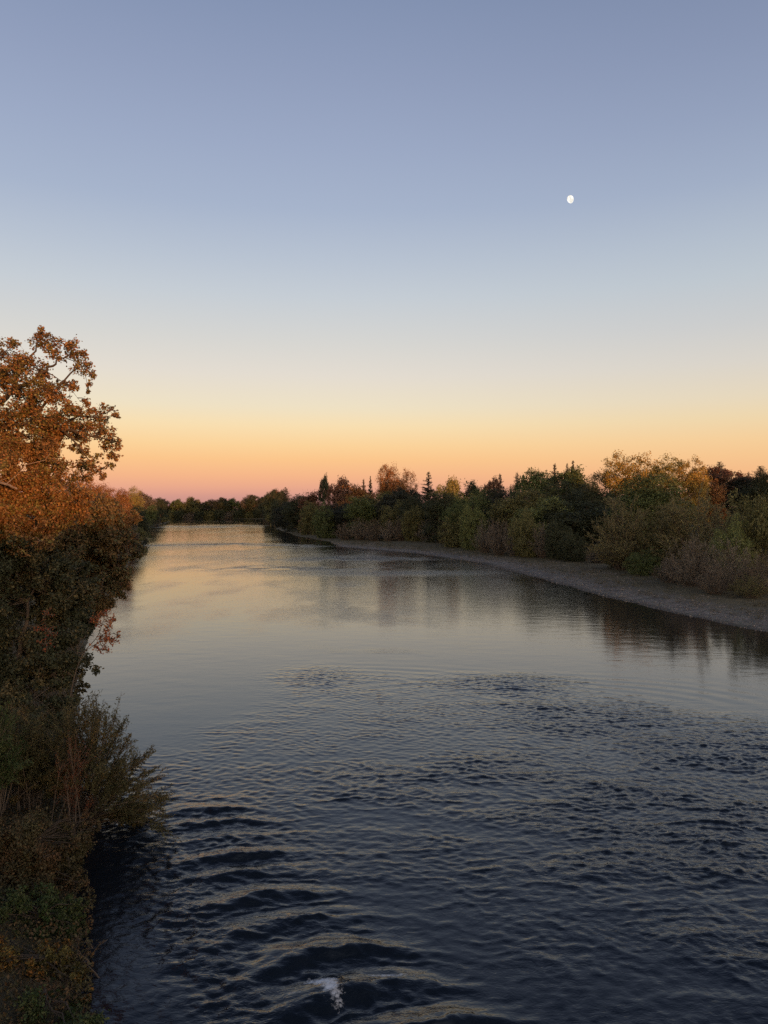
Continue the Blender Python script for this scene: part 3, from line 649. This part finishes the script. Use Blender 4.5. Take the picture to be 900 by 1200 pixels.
# the wood behind the first rows, one mass far off
def wood():
    r = np.random.default_rng(91); Vs, Qs, off = [], [], 0; n = 0
    while n < 430:
        y = r.uniform(330, 2300); x = r.uniform(-900, 1100); d = river_dist(np.array([x]), np.array([y]))[0]
        left = bool(is_left(np.array([x]), np.array([y]))[0]) and y < 1208
        if d < 45 or (y < 1200 and not left and d < 70) : continue
        if left and d < 30: continue
        g = float(ground_z(np.array([x]), np.array([y]))[0]); h = r.uniform(11, 17) ; k = 150; rr = r.uniform(5, 8)
        T = norm(r.normal(size=(k, 3)) + np.array([0, 0, .5])) * rr * np.array([1, 1, h / rr * .5]) * r.uniform(.7, 1.1, (k, 1)) + np.array([x, y, g + h * .45])
        P = (T[:, None] + r.normal(size=(k, 6, 3)) * .8).reshape(-1, 3); V_, Q_ = cards(P, r.normal(size=P.shape) + [0, -.3, .4], 1.4, .7, r=r)
        Vs.append(V_); Qs.append(Q_ + off); off += len(V_); n += 1
    o = link('far_wood', mesh_np('far_wood', np.concatenate(Vs), np.concatenate(Qs)), FOL); o.color = (*DK, 1)
    o['kind'] = 'stuff'; o['label'] = 'continuous dark wood filling the land behind the riverside trees'; o['category'] = 'wood'
wood()

# ------------------------------------------------------------------ the near left bank
def cluster_tree(name, label, cat, group, base, clusters, leaf, per_area, mleaf, mbark, limbs, depth_r=1.0, asp=0.6, seed=1, fine=True, sides=7):
    """clusters: (px, py, radius px, depth m) sprays of leaves; limbs: lists of points joined into branches"""
    r = np.random.default_rng(seed)
    root = thing(name, label, cat, tuple(base), 0, group); b = np.array(base, float)
    PP, NN = [], []; tw = []
    for (px, py, rp, z) in clusters:
        c = at(px, py, z); rad = rp / F * z
        nsub = max(3, int(5 + rad * 6)); sub = c + r.normal(size=(nsub, 3)) * rad * np.array([.5, .5 * depth_r, .5])
        for s in sub:
            n = int(per_area * (rad ** 2) / nsub) + 4; q = min(rad * .5, .42)
            P = s + r.normal(size=(n, 3)) * q * np.array([.55, .55, .45]); PP.append(P)
            NN.append(r.normal(size=(n, 3)) * .8 + np.array([0.05, -0.35, .45]) + norm(s - c) * .5)
            if fine: tw.append((curve(c, s + norm(s - c) * q * .6, .05, .5, 4, r), np.linspace(.018, .005, 4)))
    V_, Q_ = cards(np.concatenate(PP) - b, np.concatenate(NN), leaf, asp, .4, r=r)
    link('crown', mesh_np('crown', V_, Q_), mleaf, root)
    paths = []
    for P, r0, r1 in limbs:
        P = np.array(P, float); t = np.linspace(0, len(P) - 1, len(P) * 4)
        Q2 = np.stack([np.interp(t, np.arange(len(P)), P[:, k]) for k in range(3)], -1)
        for _ in range(3): Q2[1:-1] = (Q2[:-2] + 2 * Q2[1:-1] + Q2[2:]) / 4
        Q2[1:-1] += r.normal(size=Q2[1:-1].shape) * r0 * .25
        paths.append((Q2 - b, np.linspace(r0, r1, len(Q2))))
    joint = np.concatenate([p[0] for p in paths])
    for (px, py, rp, z) in clusters:
        c = at(px, py, z) - b; dd = np.linalg.norm(joint - c, axis=1); s = joint[int(np.argmin(dd))]
        paths.append((curve(s, c, .04, .35, 5, r), np.linspace(.026, .010, 5)))
    for P, rr in tw: paths.append((P - b, rr))
    V_, Q_ = tubes(paths, sides); link('trunk', mesh_np('trunk', V_, Q_, smooth=True), mbark, root)
    return root

G5 = 'plants of the near left bank'
AUT_LIT = leaf_mat('sunlit_autumn_leaves', .62, .25, second=(0.115, 0.095, 0.030), sec_amt=.35, sec_scale=.8, base=(0.165, 0.092, 0.034))  # autumn brown pushed orange, so the colour carries some low-sun glow
DKL = leaf_mat('dark_leaves', .45, .22, second=(0.070, 0.072, 0.034), sec_amt=.45, sec_scale=.45, base=(0.128, 0.088, 0.037))
SHD = leaf_mat('shaded_green_leaves', .45, .2, second=(0.10, 0.075, 0.035), sec_amt=.3, sec_scale=.5, base=(0.036, 0.042, 0.022))  # shade below the shadow line is put into this darker leaf colour
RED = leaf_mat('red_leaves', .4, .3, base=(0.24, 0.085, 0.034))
WIL = leaf_mat('willow_leaves', .4, .25, second=(0.12, 0.075, 0.030), sec_amt=.15, sec_scale=.6, base=(0.068, 0.066, 0.030))
BRN = leaf_mat('brown_shrub_leaves', .45, .2, second=(0.080, 0.044, 0.022), sec_amt=.4, sec_scale=.7, base=(0.052, 0.048, 0.022))
GRS = leaf_mat('green_shrub_leaves', .4, .2, second=(0.03, 0.05, 0.015), sec_amt=.4, sec_scale=.6, base=(0.045, 0.058, 0.020))
YLW = leaf_mat('yellowing_leaves', .45, .25, second=(0.20, 0.085, 0.020), sec_amt=.5, sec_scale=.9, base=(0.085, 0.075, 0.022))

# upper tree: open lit sprays against the sky (crop coordinates of the survey, 4.285 per px)
raw = [(205,130,25),(182,185,42),(60,190,30),(25,235,48),(250,190,38),(290,222,45),(352,190,33),(360,240,38),(422,232,18),(440,290,34),(462,340,22),(440,388,18),(442,425,10),(385,296,36),
 (100,270,58),(170,295,58),(222,330,38),(60,340,60),(15,330,50),(130,380,66),(222,402,56),(300,395,26),(352,392,30),(388,410,12),(258,440,46),(312,458,36),(170,450,44),(20,400,55),(95,440,40),
 (120,500,44),(30,540,50),(235,542,48),(285,560,55),(205,575,46),(350,508,46),(402,530,36),(440,480,22),(472,520,26),(492,560,44),(540,530,32),(582,540,16),(440,602,42),(380,600,48),(330,622,46),
 (520,622,40),(560,660,36),(590,680,22),(600,710,16),(570,742,26),(530,705,34),(400,662,36),(368,702,26),(420,732,30),(470,762,24),(452,792,22),(482,832,34),(512,852,18),(552,792,22),(442,862,20),(255,640,36),(262,672,18),(205,640,40),
 (-60,200,60),(-80,300,80),(-60,420,80),(-100,520,90),(-40,600,80),(-170,260,90),(-190,420,100),(-260,360,110)]
r9 = np.random.default_rng(99)
cl = [(x / 4.285, 360 + y / 4.285, q / 4.285 * 1.0, 41 + r9.uniform(-2.0, 2.0)) for x, y, q in raw]
cl += [(a, b, c, z + 1.5) for a, b, c, z in cl[:60:2]]
def c1(x, y, z=41): return at(x / 4.285, 360 + y / 4.285, z)
tb = np.array([-29.0, 44.0, 2.2])
limbs = [([tb, tb + [0.6, 0, 6], tb + [1.0, -.5, 12], c1(-260, 560, 43)], .55, .28),
 ([c1(-260, 560, 43), c1(-60, 520), c1(60, 420), c1(160, 380), c1(250, 300), c1(340, 240)], .22, .03),
 ([c1(60, 420), c1(110, 300), c1(180, 220), c1(205, 140)], .10, .02),
 ([c1(-260, 560, 43), c1(-40, 600), c1(150, 575), c1(300, 600), c1(420, 640), c1(560, 665)], .20, .03),
 ([c1(150, 575), c1(250, 450), c1(380, 300), c1(450, 300)], .09, .015), ([c1(300, 600), c1(400, 700), c1(480, 830)], .07, .012),
 ([c1(300, 600), c1(400, 540), c1(500, 560), c1(570, 540)], .07, .012), ([c1(340, 240), c1(420, 300), c1(445, 420)], .03, .008),
 ([c1(-260, 560, 43), c1(-150, 400), c1(-60, 300), c1(20, 240)], .16, .03), ([c1(230, 320), c1(340, 390), c1(400, 470)], .03, .006)]
cluster_tree('oak_tree', 'tall brown-leaved tree on the left with open sunlit sprays reaching out against the sky', 'tree', G5, tb, cl, .14, 950, AUT_LIT, DARKBARK, limbs, 1.2, .7, 3)

# dense trees
def blob(cx, cy, rp, z, n=9, seed=0, sq=.62):
    r = np.random.default_rng(seed); o = []
    for _ in range(n):
        a = r.uniform(0, 6.28); q = math.sqrt(r.random()) * rp
        o.append((cx + q * math.cos(a), cy + q * math.sin(a) * 1.0, rp * r.uniform(.2, .38), z + r.uniform(-1, 1) * rp / F * z * .7 + (q / rp) ** 2 * 1.2))
    return o
def multi(blobs, seed):
    o = []
    for i, (a, b, c, z, n) in enumerate(blobs): o += blob(a, b, c, z, n, seed * 100 + i)
    return o
# lit, dense crown below the sprays
B = [(-30, 500, 55, 40, 14), (18, 512, 40, 40, 14), (50, 540, 36, 40, 14), (0, 570, 50, 39, 16), (62, 575, 34, 40, 13), (85, 600, 28, 41, 11), (30, 610, 45, 39, 14), (-50, 600, 60, 39, 14), (0, 625, 30, 39.5, 12)]
tb = np.array([-22.5, 41.5, 1.5])
lim = [([tb, tb + [.3, -.3, 5], tb + [1.0, -.6, 9], at(-30, 560, 41), at(0, 520, 41)], .42, .1), ([tb + [.3, -.3, 5], at(20, 640, 40), at(60, 600, 41)], .2, .04),
       ([at(-40, 560, 39.0), at(-6, 564, 38.2), at(10, 568, 37.6), at(20, 573, 37.4)], .10, .04),        ]
cluster_tree('broadleaf_tree', 'dense orange-lit crown with a bare glowing limb at the left edge, below the open sprays', 'tree', G5, tb, multi(B, 5), .14, 1900, AUT_LIT, PALEBARK, lim, 1.1, .7, 6)
# tree whose rounded crown reaches furthest over the water
B = [(120, 600, 26, 58, 14), (105, 615, 34, 57, 14), (138, 612, 22, 60, 12), (128, 640, 32, 57, 16), (140, 650, 24, 57, 12), (95, 650, 36, 56, 14), (115, 680, 30, 56, 14), (80, 690, 40, 55, 14), (60, 620, 40, 58, 12), (148, 640, 15, 57, 7), (100, 630, 40, 61, 16), (90, 670, 40, 60, 16), (50, 650, 40, 60, 14), (80, 640, 36, 62, 14), (135, 672, 16, 57, 7), (110, 705, 24, 54, 9)]
tb = np.array([-25.0, 57.0, 1.0])
lim = [([tb, tb + [.4, -.3, 4], at(90, 640, 57), at(110, 600, 58)], .36, .06), ([tb + [.4, -.3, 4], at(110, 670, 56.5), at(150, 650, 57)], .16, .03)]
cluster_tree('broadleaf_tree', 'rounded tree reaching furthest over the river, sunlit on top and black-green below', 'tree', G5, tb, multi(B, 7), .18, 1150, DKL, BARK, lim, 1.1, .7, 8)
# shadowed middle tree
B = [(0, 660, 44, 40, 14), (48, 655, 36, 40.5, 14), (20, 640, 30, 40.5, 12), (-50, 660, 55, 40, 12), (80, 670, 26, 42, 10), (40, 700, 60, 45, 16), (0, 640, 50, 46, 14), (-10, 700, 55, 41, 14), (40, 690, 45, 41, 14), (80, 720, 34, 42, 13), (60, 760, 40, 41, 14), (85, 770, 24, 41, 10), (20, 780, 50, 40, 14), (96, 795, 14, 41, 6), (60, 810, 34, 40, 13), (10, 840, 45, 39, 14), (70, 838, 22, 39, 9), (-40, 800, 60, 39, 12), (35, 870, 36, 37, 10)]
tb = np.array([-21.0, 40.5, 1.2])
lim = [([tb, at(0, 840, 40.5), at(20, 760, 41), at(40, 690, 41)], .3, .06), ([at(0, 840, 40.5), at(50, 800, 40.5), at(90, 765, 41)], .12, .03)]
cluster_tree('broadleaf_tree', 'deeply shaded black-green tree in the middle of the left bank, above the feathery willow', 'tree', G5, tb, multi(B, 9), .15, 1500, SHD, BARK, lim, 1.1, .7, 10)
# red foliage hanging beside it
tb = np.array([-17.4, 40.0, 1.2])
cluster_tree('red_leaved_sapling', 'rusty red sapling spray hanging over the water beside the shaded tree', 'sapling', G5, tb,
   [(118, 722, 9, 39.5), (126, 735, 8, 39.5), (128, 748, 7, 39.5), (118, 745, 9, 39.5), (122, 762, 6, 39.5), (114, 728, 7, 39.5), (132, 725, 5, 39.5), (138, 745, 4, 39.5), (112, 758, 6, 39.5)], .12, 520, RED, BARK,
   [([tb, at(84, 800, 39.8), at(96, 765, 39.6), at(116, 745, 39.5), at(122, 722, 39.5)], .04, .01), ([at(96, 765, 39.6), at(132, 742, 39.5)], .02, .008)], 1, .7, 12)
tb = np.array([-18.8, 39.8, 1.5])
cluster_tree('red_leaved_sapling', 'dull red sapling glimpsed inside the shaded tree, left of the hanging spray', 'sapling', G5, tb,
   [(52, 720, 8, 38.8), (58, 740, 8, 38.8), (54, 755, 8, 38.8), (48, 738, 6, 38.8)], .11, 200, leaf_mat('dull_red_leaves', .4, .3, base=(0.17, 0.05, 0.022)), BARK, [([tb, at(40, 840, 39.8), at(46, 780, 39.8), at(54, 750, 38.8), at(52, 715, 38.8)], .02, .008)], 1, .7, 13)

# feathery shrub fanning out over the water
def fan_shrub(name, label, base, stems, leaf, n_leaf, mleaf, seed, asp=.28, tw=3.0, wid=.35):
    r = np.random.default_rng(seed); b = np.array(base, float); root = thing(name, label, 'shrub', tuple(b), 0, G5)
    paths, PP, NN, AA = [], [], [], []
    for tip in stems:
        tip = np.array(tip, float) + r.normal(size=3) * .15; st = b + r.normal(size=3) * np.array([.35, .35, .05]); st[2] = b[2] - .15
        mid = (st + tip) / 2 + np.array([0, 0, .14 * np.linalg.norm(tip - st)]); t = np.linspace(0, 1, 9)[:, None]
        P = (1 - t) ** 2 * st + 2 * t * (1 - t) * mid + t * t * tip
        paths.append((P - b, np.linspace(.035, .007, 9))); ln = np.linalg.norm(tip - st)
        for j in range(int(12)):
            s = r.uniform(.3, 1.0) ** .8; i = s * 8; k = int(min(7, i)); p0 = P[k] + (P[k + 1] - P[k]) * min(1, (i - k))
            d = norm(norm(P[min(8, k + 1)] - P[k]) + r.normal(size=3) * wid + np.array([0, 0, .15])); l2 = ln * r.uniform(.12, .26)
            paths.append((np.stack([p0, p0 + d * l2 * .5, p0 + d * l2]) - b, np.array([.011, .008, .004])))
            n = n_leaf; u = r.random(n)[:, None]; PP.append(p0 + d * l2 * u + r.normal(size=(n, 3)) * .055 * tw / 3); AA.append(d + r.normal(size=(n, 3)) * .5); NN.append(r.normal(size=(n, 3)) + [0, -.2, .6])
    V_, Q_ = cards(np.concatenate(PP) - b, np.concatenate(NN), leaf, asp, .4, np.concatenate(AA), r=r)
    link('foliage', mesh_np('foliage', V_, Q_), mleaf, root); V_, Q_ = tubes(paths, 4); link('stems', mesh_np('stems', V_, Q_, smooth=True), BARK, root)
r5 = np.random.default_rng(55); stems = []
for k in range(78):
    a = R(r5.uniform(-28, 150)); q = 1.0 if r5.random() < .55 else r5.uniform(.45, 1); base_px = (92, 950)
    Rx = 92 if math.cos(a) > 0 else 60; Ry = 118
    px = base_px[0] + Rx * math.cos(a) * q; py = base_px[1] - Ry * max(math.sin(a), -.15) * q * (1 - .15 * max(0, math.cos(a)))
    stems.append(at(px, py, 32.5 + r5.uniform(-2.2, 2.2)))
fan_shrub('willow_shrub', 'feathery olive willow shrub fanning out over the water above the standing waves', at(92, 958, 32.5) * [1, 1, 0] + [0, 0, .35], stems, .13, 42, WIL, 14)
stems = [at(r5.uniform(72, 100), r5.uniform(860, 935), 30.6 + r5.uniform(-.4, .4)) for _ in range(9)]
fan_shrub('red_leaved_shrub', 'thin reddish shrub standing in front of the feathery willow', at(80, 965, 30.6) * [1, 1, 0] + [0, 0, .5], stems, .09, 16, leaf_mat('rust_leaves', .4, .3, base=(0.12, 0.045, 0.022)), 15)
stems = [at(40 + 50 * math.cos(a) * q, 940 - 105 * math.sin(a) * q, 31.5 + r5.uniform(-1.5, 1.5)) for a, q in [(R(r5.uniform(10, 175)), r5.uniform(.5, 1)) for _ in range(50)]]
fan_shrub('willow_shrub', 'dim olive shrub between the feathery willow and the left edge of the frame', at(30, 960, 31.5) * [1, 1, 0] + [0, 0, 1.6], stems, .13, 40, WIL, 16)
stems = [at(-10 + 50 * math.cos(a) * q, 930 - 100 * math.sin(a) * q, 29.5 + r5.uniform(-1.5, 1.5)) for a, q in [(R(r5.uniform(10, 175)), r5.uniform(.5, 1)) for _ in range(40)]]
fan_shrub('willow_shrub', 'dark shrub cut by the left edge of the frame beside the shaded tree', at(-14, 950, 29.5) * [1, 1, 0] + [0, 0, 2.0], stems, .13, 40, GRS, 17)

# bank shrubs in the lower left corner
def bank_shrub(label, blobs, base, ml, seed, leaf=.095, dens=4200):
    tb = np.array(base, float)
    cluster_tree('bank_shrub', label, 'shrub', G5, tb, multi(blobs, seed), leaf, dens, ml, DARKBARK, [([tb - [0, 0, .2], tb + [.1, 0, .6], at(blobs[0][0], blobs[0][1], blobs[0][3])], .05, .02)], .9, .55, seed)
def bp_(px, z, zz): return ((px - 450) / F * z, z, zz)
bank_shrub('brown-tinged shrub mound low on the left bank, just below the feathery willow', [(40, 985, 40, 27.0, 22), (75, 1010, 26, 26.8, 15), (5, 1000, 45, 26.6, 20), (80, 985, 22, 27.4, 12), (30, 1030, 40, 25.8, 20), (85, 1035, 14, 26.2, 8), (-40, 1000, 50, 26.5, 15), (100, 960, 10, 28.5, 6), (110, 967, 8, 29, 5)], bp_(30, 26.8, .5), BRN, 20)
bank_shrub('green shrub with dark hollows between the brown mound and the yellow-leaved shrub', [(50, 1070, 30, 24.2, 20), (85, 1070, 18, 24.4, 12), (10, 1080, 36, 23.6, 20), (60, 1100, 28, 23.4, 18), (92, 1095, 13, 23.8, 9), (-30, 1080, 40, 23.5, 14), (20, 1110, 34, 22.8, 15)], bp_(40, 24, .3), GRS, 21)
bank_shrub('shrub with yellow-orange autumn leaves in the bottom left corner above the green corner clump', [(60, 1125, 24, 22.0, 18), (35, 1140, 30, 21.6, 20), (80, 1150, 24, 21.6, 18), (0, 1130, 34, 21.6, 16), (100, 1170, 16, 21.2, 12), (-25, 1150, 34, 21.4, 12)], bp_(50, 21.8, .3), YLW, 22)
bank_shrub('green clump filling the bottom left corner of the frame at the water', [(40, 1185, 34, 20.4, 20), (90, 1195, 26, 20.2, 18), (112, 1205, 16, 20.0, 10), (0, 1190, 40, 20.2, 18), (60, 1230, 50, 19, 24), (110, 1240, 26, 19, 14)], bp_(50, 20.4, .3), GRS, 23)

# undergrowth covering the near left bank
def undergrowth():
    r = np.random.default_rng(77); n = 150000
    y = r.uniform(12, 75, n) ; lo = np.interp(y, ly, lx); x = lo + 0.5 + 1.1 * fbm(y / 1.6, y * 0, 79) - r.uniform(0, 1, n) ** 1.3 * 22
    c = np.floor(x / .9) * 7.3 + np.floor(y / .9) * 3.1; hmax = .25 + 1.0 * np.clip(fbm(x / 1.3, y / 1.3, 78) + .3, 0, 1)
    g = ground_z(x, y); P = np.stack([x, y, g + hmax * r.random(n)], -1); P = P[(y < 40) | (r.random(n) < .5)]
    V_, Q_ = cards(P, r.normal(size=P.shape) + [0, -.2, .6], .12, .5, r=r)
    o = link('undergrowth', mesh_np('undergrowth', V_, Q_), BRN); o['kind'] = 'stuff'; o['label'] = 'tangled low undergrowth covering the near left bank'; o['category'] = 'undergrowth'
undergrowth()

# bare twigs at the waterline
stems = [at(92 + r5.uniform(-6, 30), r5.uniform(1100, 1150), 22.6 + r5.uniform(-.3, .3)) for _ in range(12)]
fan_shrub('bare_twigs', 'thin bare twigs poking out over slack water at the lower left', at(96, 1150, 22.6) * [1, 1, 0] + [0, 0, .1], stems, .05, 1, BRN, 18, wid=.5)

# ------------------------------------------------------------------ loose stones and weeds on the gravel bar
def bar_litter():
    r = np.random.default_rng(66); n = 26000
    y = r.uniform(70, 330, n); x = np.interp(y, ry_, rx_) + r.uniform(-1, 20, n); d = river_dist(x, y); g = ground_z(x, y)
    ok = (g > 0.0) & (d < 18) & (vnoise(x / 5, y / 5, 67) + .25 * r.random(n) > .35 + d * .02); x, y, g = x[ok], y[ok], g[ok]; n = len(x)
    sz = np.clip(r.lognormal(-2.75, .5, n), .03, .3)
    base = np.array([[1, 0, 0], [0, 1, 0], [-1, 0, 0], [0, -1, 0], [0, 0, .6], [0, 0, -.6]], float)
    V = base[None] * (sz[:, None, None] * r.uniform(.6, 1.3, (n, 6, 1))) ; a = r.uniform(0, 6.28, n)
    V = np.stack([V[..., 0] * np.cos(a)[:, None] - V[..., 1] * np.sin(a)[:, None], V[..., 0] * np.sin(a)[:, None] + V[..., 1] * np.cos(a)[:, None], V[..., 2]], -1) + np.stack([x, y, g + sz * .2], -1)[:, None]
    f = np.array([[0, 1, 4], [1, 2, 4], [2, 3, 4], [3, 0, 4], [1, 0, 5], [2, 1, 5], [3, 2, 5], [0, 3, 5]])
    Q = (f[None] + 6 * np.arange(n)[:, None, None]).reshape(-1, 3)
    o = link('stones', mesh_np('stones', V.reshape(-1, 3), Q), leaf_mat('river_stone', .5, 0.0, base=(0.135, 0.120, 0.108))); o['kind'] = 'stuff'
    n = 420; y = r.uniform(80, 320, n); x = np.interp(y, ry_, rx_) + r.uniform(5, 22, n); g = ground_z(x, y)
    T = np.stack([x, y, g], -1); P = (T[:, None] + np.abs(r.normal(size=(n, 60, 3))) * [0, 0, .28] + r.normal(size=(n, 60, 3)) * [.3, .3, 0]).reshape(-1, 3)
    V, Q = cards(P, r.normal(size=P.shape) + [0, -.3, .3], .16, .4, r=r)
    o = link('weeds', mesh_np('weeds', V, Q), FOL); o.color = (.08, .072, .045, 1); o['kind'] = 'stuff'
bar_litter()

# ------------------------------------------------------------------ moon
def moon():
    r = 4.2 / F * 4000; c = at(668, 234, 4000.0)
    import bmesh
    bm = bmesh.new(); bmesh.ops.create_icosphere(bm, subdivisions=4, radius=r)
    # gibbous outline: the unlit limb at lower left is missing
    dx, dz = -0.64, -0.77
    for v in bm.verts:
        s = v.co.x * dx + v.co.z * dz
        if s > 0: v.co.x -= dx * s * .34; v.co.z -= dz * s * .22
        v.co.z *= 1.12; v.co.x *= .94
    me = bpy.data.meshes.new('moon'); bm.to_mesh(me); bm.free()
    m, nt, out = mat('moon'); tcn = N(nt, 'ShaderNodeTexCoord'); n = N(nt, 'ShaderNodeTexNoise', Scale=0.06, Detail=3.0); nt.links.new(tcn.outputs['Object'], n.inputs['Vector'])
    rp = ramp(nt, [(0.4, (0.88, 0.84, 0.75)), (0.6, (1.35, 1.3, 1.2))]); nt.links.new(n.outputs['Fac'], rp.inputs[0])
    e = N(nt, 'ShaderNodeEmission', Strength=1.0); nt.links.new(rp.outputs[0], e.inputs[0]); nt.links.new(e.outputs[0], out.inputs[0])
    o = link('moon', me, m); o.location = tuple(c); o['label'] = 'small white gibbous moon alone in the blue part of the sky'; o['category'] = 'moon'
moon()

# ------------------------------------------------------------------ thin evening haze
def haze():
    lo = np.array([-6300., -1800., -4.0]); hi = np.array([7300., 9400., 60.0])
    V = [(x, y, z) for z in (lo[2], hi[2]) for x, y in ((lo[0], lo[1]), (hi[0], lo[1]), (hi[0], hi[1]), (lo[0], hi[1]))]
    Q = [(0, 3, 2, 1), (4, 5, 6, 7), (0, 1, 5, 4), (1, 2, 6, 5), (2, 3, 7, 6), (3, 0, 4, 7)]
    m, nt, out = mat('haze'); v = N(nt, 'ShaderNodeVolumePrincipled', Density=HAZE); v.inputs['Color'].default_value = (0.86, 0.88, 0.95, 1)
    nt.links.new(v.outputs[0], out.inputs['Volume'])
    o = link('haze', mesh_np('haze', V, Q), m); o['kind'] = 'stuff'
HAZE = 0
if HAZE: haze()
